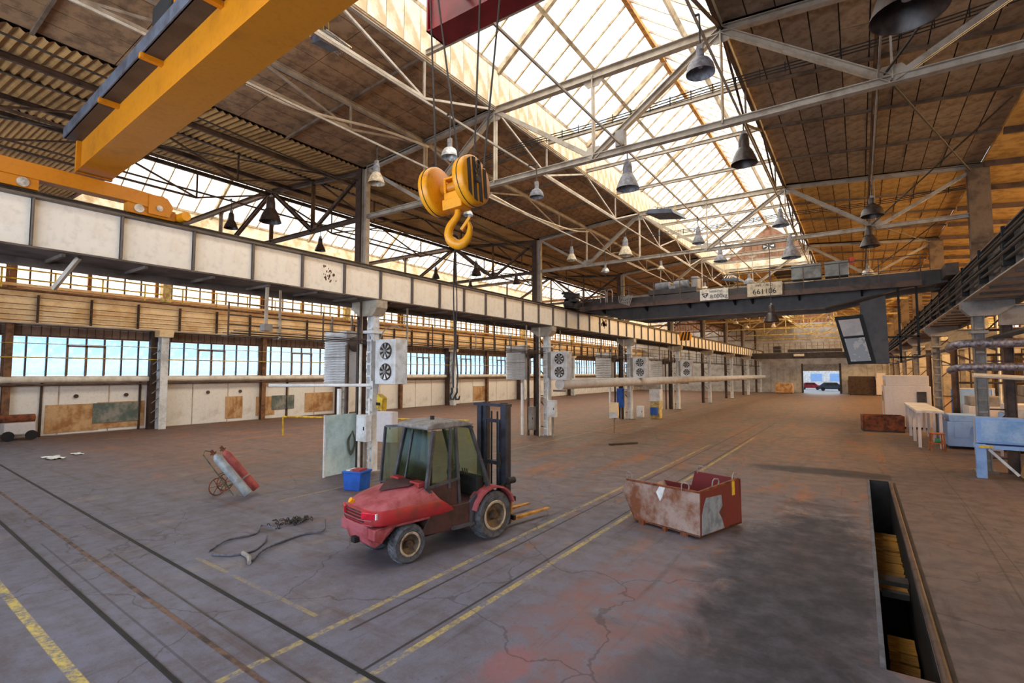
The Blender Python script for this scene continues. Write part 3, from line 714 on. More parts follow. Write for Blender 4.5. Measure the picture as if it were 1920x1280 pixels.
for b in range(nb):
    y = wy0 + b * WB
    if y + WB > YEND + .5: break
    for j in range(3): inst(pan, 'wall_panel', wall, (WX, y + j * WB / 3, 0))
    w = sempty('window_%d' % (10 + b)); w['label'] = 'band of tall blue-tinted factory panes in the left wall'
    for j in range(8):
        inst(pane_l, 'glass_pane', w, (WX - .12, y + j * WB / 8, 0))
        inst(mulw if j == 0 else mul, 'mullion', w, (WX - .1, y + j * WB / 8, 3.3), None, (1, 1, 2.15))
    if b % 1 == 0:   # framed vent sashes
        ys = y + WB / 8 * 3
        MB().box(WX - .05, WX + .02, ys, ys + WB / 4, 4.95, 5.05).box(WX - .05, WX + .02, ys - .05, ys + .05, 3.32, 5.05).box(WX - .05, WX + .02, ys + WB / 4 - .05, ys + WB / 4 + .05, 3.32, 5.05).box(WX - .05, WX + .02, ys + WB / 8 - .05, ys + WB / 8 + .05, 3.32, 5.05).build('sash_frame', 'mullion', w)
    w = sempty('window_%d' % (30 + b)); w['label'] = 'upper band of bright panes in the left wall'
    for j in range(8):
        inst(pane_u, 'glass_pane', w, (WX - .12, y + j * WB / 8, 0))
        inst(mulw if j % 4 == 0 else mul, 'mullion', w, (WX - .1, y + j * WB / 8, 8.15), None, (1, 1, 1.8))
inst(tanp, 'wall_panel', wall, (WX + .055, 8.6, .15)); inst(tanp, 'wall_panel', wall, (WX + .05, 10.9, .2)); inst(grnp, 'wall_panel', wall, (WX + .085, 10.7, .55))
o = inst(tanp, 'wall_panel', wall, (WX + .052, 20.4, .3), None, (1, .6, .9)); inst(tanp, 'wall_panel', wall, (WX + .052, 18.2, .25), None, (1, .5, 1))
inst(grnp, 'wall_panel', wall, (WX + .085, 21.6, .7), None, (1, .8, .9)); inst(tanp, 'wall_panel', wall, (WX + .052, 24.4, .3), None, (1, 1.1, 1)); inst(tanp, 'wall_panel', wall, (WX + .052, 46, .2), None, (1, 1.2, 1.1))
for y in (9.9, 12.3, 17.0, 19.2): MB().cyl((WX + .05, y, 2.15), (WX + .14, y, 2.15), .11, n=12).build('round_vent', 'brown_steel', wall)
for y in (8.4, 13.0, 22.8, 28.5): MB().box(WX + .05, WX + .14, y - .05, y + .05, 0, 3).build('pilaster', 'mullion_dark', wall)
grid = MB()
for j in range(220): grid.box(WX + .05, WX + .07, wy0 + 6 + j * .4, wy0 + 6.02 + j * .4, 5.5, 6.05)
grid.box(WX + .05, WX + .07, wy0, YEND, 6.03, 6.06).box(WX + .05, WX + .07, wy0, YEND, 5.5, 5.53)
MB().box(WX, WX + .04, wy0, YEND, 5.46, 6.0).build('dark_band', 'mesh_band', wall)
g = grid.build('wire_mesh', 'mullion_dark', wall); g['kind'] = 'stuff'
# wall crane girder, handrail, lines
gx = -36.0
e = empty('wall_crane_girder', 'ochre crane girder with walkway along the left wall', 'girder', (gx, 0, 6.15))
MB().box(-.5, -.44, -8, YEND, 0, 1.65).build('web', 'ochre_web', e)
MB().box(-.9, .1, -8, YEND, 1.65, 1.72).build('walkway', 'mullion', e)
MB().box(-.7, -.2, -8, YEND, -.06, 0).build('bottom_flange', 'lintel', e)
for j, z in enumerate((.1, .38, .66, .94, 1.35)):
    MB().beam((-.25, -8, z), (-.25, YEND, z), .035, .035).build('conductor_bar', 'mullion', e)
for j in range(40): MB().box(-.4, -.2, 1 + j * 2.3, 1.07 + j * 2.3, 0, 1.5).build('bar_bracket', 'mullion_dark', e)
e = empty('yellow_handrail', 'yellow handrail on the walkway along the left wall, in front of the upper windows', 'railing', (gx + .05, 0, 7.87))
for z in (.5, 1.0): MB().cyl((0, -6, z), (0, YEND, z), .045, n=6).build('rail', 'yellow_rail', e)
for j in range(44): MB().cyl((0, j * 2.1 - 2, 0), (0, j * 2.1 - 2, 1.0), .045, n=6).build('post', 'yellow_rail', e)
MB().cyl((-.5, -6, .25), (-.5, YEND, .25), .09, n=8).build('pipe', 'ochre_web', e, smooth=True)
for z, r, m, t_ in ((4.3, .035, 'yellow_rail', 'thin yellow pipe crossing the lower windows of the left wall'), (5.05, .02, 'yellow_rail', 'thinner yellow wire line near the top of the lower windows')):
    o = MB().cyl((gx - .3, -6, z), (gx - .3, YEND, z), r, n=6).build('yellow_pipe', m); tag(o, t_, 'pipe')
e = empty('wall_pipe', 'fat cream lagged pipe running along the left wall under the windows', 'pipe', (gx - .6, 0, 3.1))
MB().cyl((0, -8, 0), (0, YEND, 0), .17, n=14).build('pipe', 'pipe_cream', e, smooth=True)
for j in range(24): MB().cyl((0, -2 + j * 4, 0), (0, -1.9 + j * 4, 0), .185, n=14).build('joint_band', 'pipe_cream', e, smooth=True)
tag(MB().cyl((gx - .55, -8, 2.82), (gx - .55, YEND, 2.82), .06, n=8).build('wall_pipe', 'brown_steel', smooth=True), 'thin brown pipe just under the fat cream pipe on the left wall', 'pipe')
for i, y in enumerate((13.85, 27.6, 41.4, 55.2, 69)):
    e = empty('wall_column', 'white column carrying the wall crane girder, %s along the left wall' % ORD[i], 'column', (gx, y, 0), 0, 'columns along the left wall')
    MB().ibeam((0, 0, 0), (0, 0, 5.7), .42, .5, .04, (1, 0, 0)).build('shaft', 'white_paint', e)
    MB().prism([(-.25, 5.7), (.35, 5.7), (.45, 6.1), (-.6, 6.1)], 'y', -.4, .4).build('bracket', 'ochre_web', e)
    MB().box(-.7, -.3, -.55, -.2, 0, 6.05).build('rear_post', 'mullion_dark', e)
    MB().box(-.35, .15, -.2, .25, 7.9, 11).build('upper_shaft', 'pale_yellow', e)
    b = MB()
    for j in range(8): b.beam((-.1, -.5, .4 + j * .6), (-.1, -.15, .7 + j * .6), .04, .04)
    b.build('lacing', 'grey_steel', e)
for i, y in enumerate((6.95, 20.75, 34.5, 48.3)):
    tag(MB().ibeam((WX + .3, y, 0), (WX + .3, y, 10.6), .3, .3, .03, (1, 0, 0)).build('wall_stanchion', 'mullion'), 'rust brown stanchion against the left wall, %s' % ORD[i], 'post', 'stanchions against the left wall')

# ------------------------------------------------------------------ far end wall with open gate
ew = struct(MB().box(-39, -8, YEND, YEND + .3, 0, 6.1).box(-2.8, 17, YEND, YEND + .3, 0, 6.1).box(-8, -2.8, YEND, YEND + .3, 4.9, 6.1).box(-39, 17, YEND, YEND + .3, 6.1, 16).build('wall_back', 'end_wall'))
for x in range(-14, 4):
    if not -8.6 < x < -2.7: MB().box(x + .03, x + .97, YEND - .04, YEND, .1, 5.6).build('wall_panel', 'end_wall', ew)
d = struct(MB().box(-8.0, -2.8, YEND - .02, YEND + .1, 3.75, 4.9).build('door_1', 'grey_steel')); d['label'] = 'rolling gate, raised, in the far end wall'
for j in range(6): MB().box(-8, -2.8, YEND - .05, YEND - .02, 3.78 + j * .19, 3.94 + j * .19).build('gate_slat', 'grey_steel', d)
MB().box(-8.25, -8.0, YEND - .1, YEND + .1, 0, 5).box(-2.8, -2.5, YEND - .1, YEND + .1, 0, 5).build('gate_frame', 'dark_steel', d)
struct(MB().box(-60, 40, YEND + .3, YEND + 60, -.08, -.02).build('floor_yard', 'asphalt'))
struct(MB().box(-90, WX - .3, -30, YEND + 60, -.08, -.02).build('floor_side_yard', 'asphalt'))
struct(MB().box(16, 16.25, -9, YEND, 0, 7.6).box(16, 16.25, -9, YEND, 9.7, 10.5).build('wall_right', 'slats'))
sl_me = MB().box(-.06, 0, 0, .35, 0, 7.4).data('wall_rib', 'slats')
e_r = bpy.data.objects['wall_right']
for j in range(130): inst(sl_me, 'wall_rib', e_r, (16, 12 + j * .66, .05))
w = sempty('window_50'); w['label'] = 'bright window band high in the right wall'
for j in range(36):
    y = 10 + j * 2.5
    MB().box(16.1, 16.11, y + .05, y + 2.45, 7.6, 9.7).build('glass_pane', 'win_glass_up', w); MB().box(16.05, 16.2, y - .05, y + .05, 7.6, 9.7).build('mullion', 'mullion', w)
# wall behind the viewer, with windows added for the cool foreground fill
wf = struct(MB().box(-39, 17, -9.2, -9, 0, 1.6).box(-39, 17, -9.2, -9, 8.4, 16).box(-39, -23.5, -9.2, -9, 1.6, 8.4).box(7.5, 17, -9.2, -9, 1.6, 8.4).build('wall_front', 'lintel'))
w = sempty('window_60'); w['label'] = 'windows added behind the viewer for the cool fill'
for j in range(16): MB().box(-23.5 + j * 2, -23.4 + j * 2, -9.15, -9.05, 1.6, 8.4).build('mullion', 'mullion', w)

# things outside the far gate
e = empty('parked_van', 'dark blue car parked outside beyond the open far gate', 'car', (-4.5, YEND + 14, 0))
MB().prism([(-2.1, .35), (2.1, .35), (2.2, .9), (1.5, 1.05), (.9, 1.6), (-1.2, 1.6), (-1.9, 1.0), (-2.15, .8)], 'y', -.85, .85).build('body', 'navy_car', e)
MB().prism([(-1.0, 1.08), (1.25, 1.08), (.8, 1.5), (-.95, 1.5)], 'y', -.87, -.85).build('side_window', 'cab_glass', e)
for x in (-1.35, 1.35): MB().cyl((x, -.9, .34), (x, -.7, .34), .34, n=16).build('wheel', 'black_steel', e)
e = empty('parked_car', 'small red car outside, left of the dark blue car', 'car', (-8.3, YEND + 20, 0))
MB().prism([(-1.9, .35), (1.9, .35), (1.95, .85), (1.2, .95), (.7, 1.45), (-1.0, 1.45), (-1.6, .95), (-1.95, .8)], 'y', -.8, .8).build('body', 'crane_red', e)
MB().prism([(-.9, 1.0), (1.0, 1.0), (.6, 1.38), (-.8, 1.38)], 'y', -.82, -.8).build('side_window', 'cab_glass', e)
for x in (-1.2, 1.2): MB().cyl((x, -.84, .32), (x, -.66, .32), .32, n=16).build('wheel', 'black_steel', e)
e = empty('yard_building', 'pale building with blue windows seen through the far gate', 'building', (-8, YEND + 45, 0))
MB().box(-16, 20, 0, 6, 0, 5).build('wall', 'white_paint', e)
for j in range(8): MB().box(-14 + j * 4, -11.6 + j * 4, -.05, 0, 1.4, 3.2).build('window', 'blue_machine', e)
# white low pipe on the left row
e = empty('white_duct', 'fat white pipe along the left columns, starting at the second column', 'pipe', (-13.72, 24.7, 2.85))
MB().cyl((0, 0, 0), (0, 73, -.1), .30, n=18).build('pipe', 'pipe_white', e, smooth=True)
for j in range(1, 18): MB().cyl((0, j * 4, -.1 * j / 18), (0, j * 4 + .12, -.1 * j / 18), .315, n=18).build('joint_band', 'pipe_white', e, smooth=True)
for j in range(6): MB().box(-.45, .30, j * BAY - .05 + .1, j * BAY + .05 + .1, -.42, -.32).build('support', 'grey_steel', e)
tag(MB().cyl((-16.6, 9.6, 3.06), (-14.2, 12.3, 3.05), .06, n=10).build('thin_pipe', 'pipe_white', smooth=True), 'thin white pipe at the first column under the louvred unit', 'pipe')
e = empty('floor_barrier', 'yellow tube barrier behind the first column', 'railing', (-21.5, 16.2, 0))
MB().cyl((-5, 0, 1.05), (5, 4, 1.05), .05, n=8).build('rail', 'yellow_rail', e, smooth=True)
for a in (-1, -.5, 0, .5, 1): MB().cyl((a * 5, 2 + a * 2, 0), (a * 5, 2 + a * 2, 1.05), .05, n=8).build('post', 'yellow_rail', e)
def vtube(s, pts, rs, n=8):
    pts = [Vector(p) for p in pts]; vs = []; m = len(pts)
    for i, p in enumerate(pts):
        d = (pts[min(i + 1, m - 1)] - pts[max(i - 1, 0)]).normalized(); x = Vector((0, 1, 0)); x = (x - d * x.dot(d)).normalized(); y = d.cross(x)
        for k in range(n): t = 2 * math.pi * k / n; vs.append(p + (x * math.cos(t) + y * math.sin(t)) * rs[i])
    fs = [(i * n + k, i * n + (k + 1) % n, (i + 1) * n + (k + 1) % n, (i + 1) * n + k) for i in range(m - 1) for k in range(n)]
    return s.add(vs, fs + [tuple(range(n))[::-1], tuple(range((m - 1) * n, m * n))])
def curve(pts, k=6):     # Catmull-Rom through the points
    P = [Vector(p) for p in pts]; P = [P[0] * 2 - P[1]] + P + [P[-1] * 2 - P[-2]]; out = []
    for i in range(1, len(P) - 2):
        for j in range(k):
            t = j / k; a, b, c, d = P[i - 1:i + 3]
            out.append(.5 * (2 * b + (c - a) * t + (2 * a - 5 * b + 4 * c - d) * t * t + (3 * b - a - 3 * c + d) * t ** 3))
    return out + [P[-2]]
# ------------------------------------------------------------------ the orange-yellow bridge crane overhead
e = empty('bridge_crane', 'orange-yellow overhead bridge crane with end truck at upper left', 'crane', (-14.1, 4.22, 7.9), -.052)
MB().box(.1, 17.3, -.66, -.02, 0, .014).box(.1, 17.3, -.58, -.08, .014, 1.2).box(.1, 17.3, -.72, -.02, 1.2, 1.23).build('box_girder', 'crane_yellow', e)
MB().box(-.02, 17.3, -.86, -.58, .70, .73).build('cable_tray', 'bridge_dark', e)
MB().box(-.02, 17.3, -.88, -.84, .70, .93).box(-.02, 17.3, -.70, -.66, .73, .93).build('tray_channel', 'blue_grey', e)
for x in (2.6, 4.8, 7.0, 9.2, 11.4): MB().box(x, x + .09, -.90, -.58, .62, .70).build('tray_bracket', 'crane_yellow', e)
MB().box(5.2, 5.9, -.86, -.66, .93, 1.3).build('motor_box', 'black_steel', e, bevel=.03)
MB().box(5.9, 17.3, -.80, -.73, 1.1, 1.22).build('upper_strip', 'crane_yellow', e)
MB().box(-.02, .1, -.66, 0, -.02, 1.0).build('end_plate', 'crane_yellow', e)
t = empty('end_truck', 'orange-yellow end truck of the bridge crane riding the cream girder', 'crane', (-14.05, 0, 7.24))
t['category'] = 'crane'
tb = MB().prism([(-1.5, .24), (4.5, .24), (4.9, .2), (5.3, .2), (5.42, .35), (5.3, .52), (4.6, .56), (-1.5, .58)], 'x', -.16, .16).build('truck_beam', 'crane_yellow', t, bevel=.01)
MB().prism([(4.9, .05), (5.35, .05), (5.42, .3), (5.2, .54), (4.9, .5)], 'x', .16, .19).build('hinge_plate', 'crane_yellow', t)
MB().cyl((.19, 5.12, .22), (.22, 5.12, .22), .07, n=16).build('hinge_pin', 'alu', t, smooth=True)
MB().box(-.13, .13, 4.5, 5.5, .0, .24).build('wheel_box', 'crane_yellow', t, bevel=.01)
MB().box(-.13, .13, 2.1, 2.95, .02, .26).build('wheel_box', 'crane_yellow', t, bevel=.01)
for y in (2.7, 4.72): MB().cyl((.12, y, .13), (.16, y, .13), .1, n=18).build('wheel_cap', 'alu', t, smooth=True)
mo = MB().cyl((.1, 5.62, .12), (.42, 5.62, .12), .11, n=14).build('drive_motor', 'hook_yellow', t, smooth=True)
MB().box(-.1, .12, 5.5, 5.7, .02, .2).build('gearbox', 'crane_yellow', t)
# red crab
e = empty('crane_crab', 'crimson crab beam of the crane above the hook block', 'crane', (-5.6, 5.72, 9.0), .0)
MB().box(0, 3.6, 0, .44, 0, .02).box(0, 3.6, .06, .38, .02, .8).box(0, .03, 0, .44, .0, .82).box(0, 3.6, 0, .44, .8, .82).build('crab_beam', 'crane_red', e)
MB().box(3.4, 3.6, -2.1, 0, .3, .8).build('cross_beam', 'crane_red', e)
MB().cyl((.4, -.5, 1.15), (2.4, -.5, 1.15), .22, n=16).build('rope_drum', 'black_steel', e, smooth=True)
MB().box(2.3, 3.5, -.8, .1, .82, 1.4).build('gearbox', 'crane_red', e)
# ------------------------------------------------------------------ hook block
e = empty('hook_block', 'orange-yellow hook block with black striped cheek hanging on wire ropes', 'hook', (-4.75, 5.5, 6.2), R(4)); e.rotation_euler.y = R(-4.5)
def cheek(x0, x1, nm):
    c = MB().lathe([(0, x0), (.33, x0), (.355, x0 + .02), (.362, x0 + .05), (.362, x1 - .05), (.355, x1 - .02), (.33, x1), (0, x1)], n=36, axis='x').build(nm, 'hook_yellow', e, smooth=True)
    return c
cr = cheek(.17, .37, 'cheek_cover'); cl = cheek(-.44, -.26, 'cheek_cover')
for c, x in ((cr, .262), (cl, -.355)):
    MB().lathe([(.363, x), (.368, x), (.368, x + .01), (.363, x + .01)], n=36, axis='x').build('cover_seam', 'black_steel', c)
    MB().box(x - .03, x + .05, -.11, .11, .30, .365).build('rope_slot', 'black_steel', c)
for y in (-.235, -.105, .03, .16):
    w = .078; h0 = math.sqrt(.325 ** 2 - (y) ** 2) if y < 0 else math.sqrt(.325 ** 2 - (y + w) ** 2); h1 = math.sqrt(max(.01, .325 ** 2 - (y + w) ** 2)) if y < 0 else h0
    hh = min(h0, h1)
    MB().prism([(y, -h0), (y + w, -h1), (y + w, h1), (y, h0)], 'x', .370, .376).build('black_stripe', 'black_ink', cr)
MB().lathe([(0, .376), (.05, .376), (.05, .40), (0, .40)], n=16, axis='x').build('axle_cap', 'bridge_dark', cr, smooth=True)
for k in range(3): MB().lathe([(.03, .378), (.045, .378), (.045, .388), (.03, .388)], (0, -.02 + .03 * k, .12 + .07 * k), n=12, axis='x').build('chain_link', 'bridge_dark', cr)
MB().box(-.16, .17, -.10, -.07, -.24, -.10).box(-.16, -.12, -.10, -.07, -.10, .10).box(-.16, .17, .07, .10, -.24, .12).box(-.16, .17, -.10, .10, .10, .13).build('yoke_frame', 'hook_yellow', e, bevel=.01)
MB().cyl((-.24, 0, 0), (.16, 0, 0), .08, n=16).build('axle', 'crane_yellow', e, smooth=True)
MB().box(-.18, .16, -.13, .13, -.36, -.2).build('crosshead', 'hook_yellow', e, bevel=.015)
hk = MB(); pth = [(0, -.3), (0, -.40), (-.03, -.47), (-.12, -.58), (-.155, -.70), (-.115, -.81), (-.01, -.87), (.09, -.83), (.15, -.73), (.165, -.62), (.14, -.52)]
rs = [.045, .047, .05, .058, .066, .072, .075, .066, .05, .035, .018]
vtube(hk, [(a, 0, b) for a, b in curve([(p[0], p[1], 0) for p in pth], 3) for a, b in [(a, b)]] if False else [(v.x, 0, v.y) for v in curve([(p[0], p[1], 0) for p in pth], 4)], [rs[min(int(i / 4), 10)] + (rs[min(int(i / 4) + 1, 10)] - rs[min(int(i / 4), 10)]) * (i % 4) / 4 for i in range(41)], 12)
hko = hk.build('hook', 'hook_yellow', e, rot=(0, 0, R(22)), smooth=True)
MB().box(-.02, .02, -.03, .03, 0, .22).build('safety_latch', 'hook_yellow', hko, loc=(.04, 0, -.66), rot=(0, R(38), 0))
for (b, t_, w) in (((-5.14, 5.5, 6.35), (-5.35, 5.5, 10.1), 'leftmost'), ((-4.62, 5.42, 6.42), (-5.21, 5.4, 10.1), 'second from left'), ((-4.5, 5.6, 6.5), (-4.36, 5.6, 10.1), 'third from left'), ((-4.25, 5.5, 6.36), (-3.81, 5.5, 10.1), 'rightmost')):
    o = MB().cyl(b, t_, .014, n=6).build('wire_rope', 'cable', smooth=True); tag(o, 'dark wire rope running up from the hook block, %s of four' % w, 'rope', 'hoist ropes')
sl_ = MB()
for dx, dy in ((-.02, 0), (.015, .02), (.0, -.02), (.03, .0)):
    sl_.tube(curve([(-4.76 + dx * .3, 5.5, 5.36), (-4.77 + dx, 5.5 + dy, 5.0), (-4.76 + dx * 1.3, 5.5 + dy, 4.4), (-4.755 + dx * .6, 5.5, 3.95), (-4.755 + dx * 2, 5.5 + dy, 3.5), (-4.755 + dx * 1.5, 5.5 + dy, 3.28)], 4), .0075, 5)
e = empty('lifting_sling', 'dark rope sling with small hooks hanging from the yellow hook', 'sling', (0, 0, 0)); sl_.build('ropes', 'cable', e, smooth=True)
MB().lathe([(.055, -.012), (.08, 0), (.055, .012), (.04, 0), (.055, -.012)], (-4.76, 5.5, 5.42), 16, 'x').build('ring', 'black_steel', e, smooth=True)
for dx in (-.05, .045):
    h_ = MB(); vtube(h_, [(-4.755 + dx + a, 5.5, 3.28 + b) for a, b in ((0, 0), (0, -.06), (-.035, -.11), (-.02, -.16), (.03, -.16), (.05, -.11))], [.012, .014, .016, .016, .014, .008], 6)
    h_.build('small_hook', 'black_steel', e, smooth=True)
# ------------------------------------------------------------------ dark bridge crane across the bay
BY = 27.3
e = empty('bridge_crane', 'dark grey overhead bridge crane with cabin spanning the bay in the middle distance', 'crane', (0, BY, 0))
MB().prism([(-13.9, 7.2), (-12.8, 6.98), (-10.4, 6.45), (-1.2, 6.45), (1.7, 7.08), (3.1, 7.2), (3.1, 7.75), (-13.9, 7.65)], 'y', -.25, .25).build('main_girder', 'bridge_dark', e)
MB().prism([(-13.9, 7.2), (-12.8, 6.98), (-10.4, 6.45), (-1.2, 6.45), (1.7, 7.08), (3.1, 7.2), (3.1, 7.75), (-13.9, 7.65)], 'y', 2.0, 2.4).build('rear_girder', 'bridge_dark', e)
MB().prism([(-10.4, 6.40), (-1.2, 6.40), (-1.2, 6.44), (-10.4, 6.44)], 'y', -.36, .3).build('lower_flange', 'flange_brown', e)
MB().box(-13.2, 2.2, -1.1, -.25, 7.12, 7.18).build('walkway', 'mullion_dark', e)
MB().box(-13.2, 2.2, -1.14, -1.08, 7.02, 7.26).build('walkway_edge', 'brown_steel', e)
kb = MB().prism([(-.25, 6.85), (-1.05, 7.1), (-.25, 7.1)], 'x', -.04, .04).data('walkway_bracket', 'black_steel')
for x in (-12, -9.5, -7.2, -6.3, -5.0, -4.2, -2.2, .2): inst(kb, 'walkway_bracket', e, (x, 0, 0))
for z in (7.65, 8.2): MB().beam((-13.1, -1.1, z), (2.4, -1.1, z + .1), .03, .03).build('handrail', 'dark_steel', e)
for j in range(12): MB().beam((-13 + j * 1.38, -1.1, 7.2), (-13 + j * 1.38, -1.1, 8.25), .035, .035).build('rail_post', 'brown_steel', e)
for x0, x1 in ((-2.45, -1.28), (-1.14, -.25)): 
    MB().box(x0, x1, -.9, -.3, 7.75, 8.42).build('control_cabinet', 'bridge_box', e, bevel=.01)
MB().box(-.2, -.02, -1.0, -.9, 8.2, 8.5).build('warning_lamp', 'orange', e)
MB().lathe([(.26, -.02), (.30, 0), (.26, .02), (.24, 0), (.26, -.02)], (-2.75, -1.15, 7.35), 20, 'x').build('cable_wheel', 'dark_steel', e, rot=None)
MB().box(-13.95, -13.5, -1.6, 3.6, 7.25, 7.7).build('end_carriage', 'bridge_dark', e); MB().box(2.9, 3.3, -1.6, 3.6, 7.28, 7.75).build('end_carriage', 'bridge_dark', e)
b = MB()
for j in range(14): b.box(-13.9 + random.uniform(-.2, .5), -13.4 + random.uniform(-.2, .5), -1.9 + random.uniform(0, .4), -1.6, 7.2 + j * .06, 7.32 + j * .06)
b.build('drive_gear', 'dark_steel', e)
for x in (-11.9, -11.5): MB().tube(curve([(x, -1.1, 7.4), (x, -1.1, 8.0), (x + .15, -1.1, 8.1), (x + .3, -1.1, 8.0), (x + .3, -1.1, 7.4)]), .03).build('hoop', 'grey_steel', e)
b = MB()
for j in range(6): b.tube(curve([(-10.8 + .12 * j, -1.15, 7.7), (-10.7 + .1 * j, -1.2, 7.3 - .04 * j), (-10.3 + .06 * j, -1.15, 7.7)]), .02, 5)
b.build('festoon_cable', 'grey_steel', e)
c = empty('crane_trolley', 'hoist trolley with two motors on the dark bridge crane', 'crane', (-8.3, BY + 1.2, 7.75))
MB().box(-1.3, 1.3, -1.0, 1.0, .05, .3).build('frame', 'bridge_dark', c)
for x in (-.7, .35): MB().cyl((x - .35, -.4, .55), (x + .4, -.4, .6), .24, n=16).build('motor', 'grey_lamp', c, smooth=True)
MB().box(.9, 1.25, -.5, .2, .3, .95).build('gearbox', 'grey_steel', c, bevel=.02); MB().box(-.2, .1, -.7, -.3, .3, .5).build('brake_box', 'grey_lamp', c)
# driver cabin
c = empty('crane_cabin', 'dark slanted driver cabin with two grey panes hanging under the dark bridge crane', 'cabin', (0, BY - .9, 0))
MB().prism([(-.82, 5.92), (.1, 6.0), (.1, 6.5), (1.0, 6.75), (1.05, 3.88), (-.38, 3.88)], 'y', 0, 1.6).build('cabin_body', 'bridge_dark', c)
fr = MB().prism([(-.84, 5.94), (.18, 5.99), (.58, 3.9), (-.40, 3.84)], 'y', -.06, 0).build('window_frame', 'black_steel', c)
MB().prism([(-.70, 5.78), (.07, 5.82), (.20, 5.10), (-.53, 5.06)], 'y', -.09, -.06).build('upper_pane', 'blind_cream', c)
MB().prism([(-.50, 4.96), (.22, 5.0), (.42, 4.0), (-.29, 3.96)], 'y', -.09, -.06).build('lower_pane', 'blind_grey', c)
MB().box(1.4, 1.48, .1, .18, 3.9, 7.2).box(2.0, 2.08, .1, .18, 4.2, 7.2).box(1.0, 2.08, .1, .18, 4.95, 5.02).box(1.0, 2.08, .1, .18, 4.1, 4.17).build('ladder_frame', 'black_steel', c)
# signs on the crane
s1 = empty('load_sign', 'white sign reading 8.000 kg with a small emblem on the dark bridge crane', 'sign', (-5.80, BY - 1.2, 7.33))
MB().box(-.66, .66, -.015, .015, -.26, .28).build('sign_plate', 'sign_white', s1)
text_mesh('8.000kg', .26, 'lettering', 'black_ink', s1, (.22, -.02, -.09), (R(90), 0, 0)); text_mesh('NOSNOST', .13, 'small_lettering', 'black_ink', s1, (.1, -.02, .15), (R(90), 0, 0))
MB().prism([(-.58, .08), (-.26, .10), (-.30, -.04), (-.42, -.16), (-.52, -.04)], 'y', -.02, -.018).build('emblem', 'black_ink', s1)
MB().prism([(-.52, .04), (-.34, .06), (-.38, .0), (-.50, -.02)], 'y', -.026, -.021).prism([(-.44, -.05), (-.36, -.03), (-.42, -.11)], 'y', -.026, -.021).build('emblem_wing', 'sign_white', s1)
s2 = empty('number_sign', 'cream sign reading 661106 on the dark bridge crane', 'sign', (-3.55, BY - 1.2, 7.36))
MB().box(-.74, .74, -.015, .015, -.28, .34).build('sign_plate', 'sign_cream', s2)
text_mesh('661106', .34, 'lettering', 'black_ink', s2, (0, -.02, -.08), (R(90), 0, 0), .006); text_mesh('INV. ČÍSLO', .15, 'small_lettering', 'black_ink', s2, (0, -.02, .22), (R(90), 0, 0))
# far cranes
e = empty('bridge_crane', 'small dark bridge crane at the far end above the gate', 'crane', (0, 88, 0))
MB().box(-14, 3.2, 0, .6, 5.6, 6.5).build('main_girder', 'bridge_dark', e)
for z in (7.0, 7.5, 8.0): MB().beam((-14, -.2, z), (3.2, -.2, z), .06, .06).build('handrail', 'grey_steel', e)
for j in range(24): MB().beam((-13.8 + j * .73, -.2, 6.5), (-13.8 + j * .73, -.2, 8.0), .05, .05).build('rail_post', 'dark_steel', e)
MB().box(-9, -2, -.3, 1.8, 6.6, 7.0).box(-11, -10, 0, 1.5, 6.6, 7.6).build('trolley', 'dark_steel', e)
MB().box(-8.2, -6.8, -.28, -.24, 5.95, 6.3).build('sign_plate', 'sign_white', e)
e = empty('hook_block', 'far yellow and black striped hook block above the cream girder', 'hook', (-13.0, 47, 6.75))
MB().prism([(-.45, -.35), (.45, -.35), (.55, .2), (.3, .45), (-.3, .45), (-.55, .2)], 'y', -.15, .15).build('body', 'hook_yellow', e)
for j in range(3): MB().prism([(-.45 + j * .32, -.35), (-.3 + j * .32, -.35), (-.05 + j * .25, .43), (-.2 + j * .25, .43)], 'y', -.16, -.15).build('black_stripe', 'black_ink', e)
MB().cyl((0, 0, .45), (0, 0, 3), .03, n=6).build('rope', 'cable', e)
# ------------------------------------------------------------------ bell lamps
def lamp_proto(kind, m, inner):
    pass
LM = {}
def lamp_data(kind, m):
    k = (kind, m)
    if k in LM: return LM[k]
    if kind == 'bell':
        prof = [(.5, 0), (.495, .02), (.40, .30), (.30, .52), (.24, .62), (.215, .64)]; neck = [(.215, .64), (.20, .95), (.17, 1.15), (.12, 1.2), (0, 1.2)]
    elif kind == 'dome':
        prof = [(.5, 0), (.495, .06), (.45, .28), (.33, .47), (.2, .54)]; neck = [(.2, .54), (.17, .60), (.14, .62), (.14, .86), (.1, .9), (0, .9)]
    else:
        prof = [(.5, 0), (.495, .03), (.36, .26), (.24, .42), (.17, .5)]; neck = [(.17, .5), (.15, .62), (.15, .85), (.1, .92), (0, .92)]
    inn = [(r - .012, h + .002) for r, h in prof[::-1]]
    sh = MB().lathe(prof + inn + [prof[0]], n=28).data('shade', m, True)
    nk = MB().lathe(neck, n=20).data('neck', 'grey_lamp' if m != 'dark_lamp' else 'dark_lamp', True)
    bu = MB().lathe([(0, .2), (.08, .24), (.1, .32), (.07, .44), (.05, .5)], n=14).data('bulb', 'white_paint', True)
    LM[k] = (sh, nk, bu, neck[-1][1]); return LM[k]
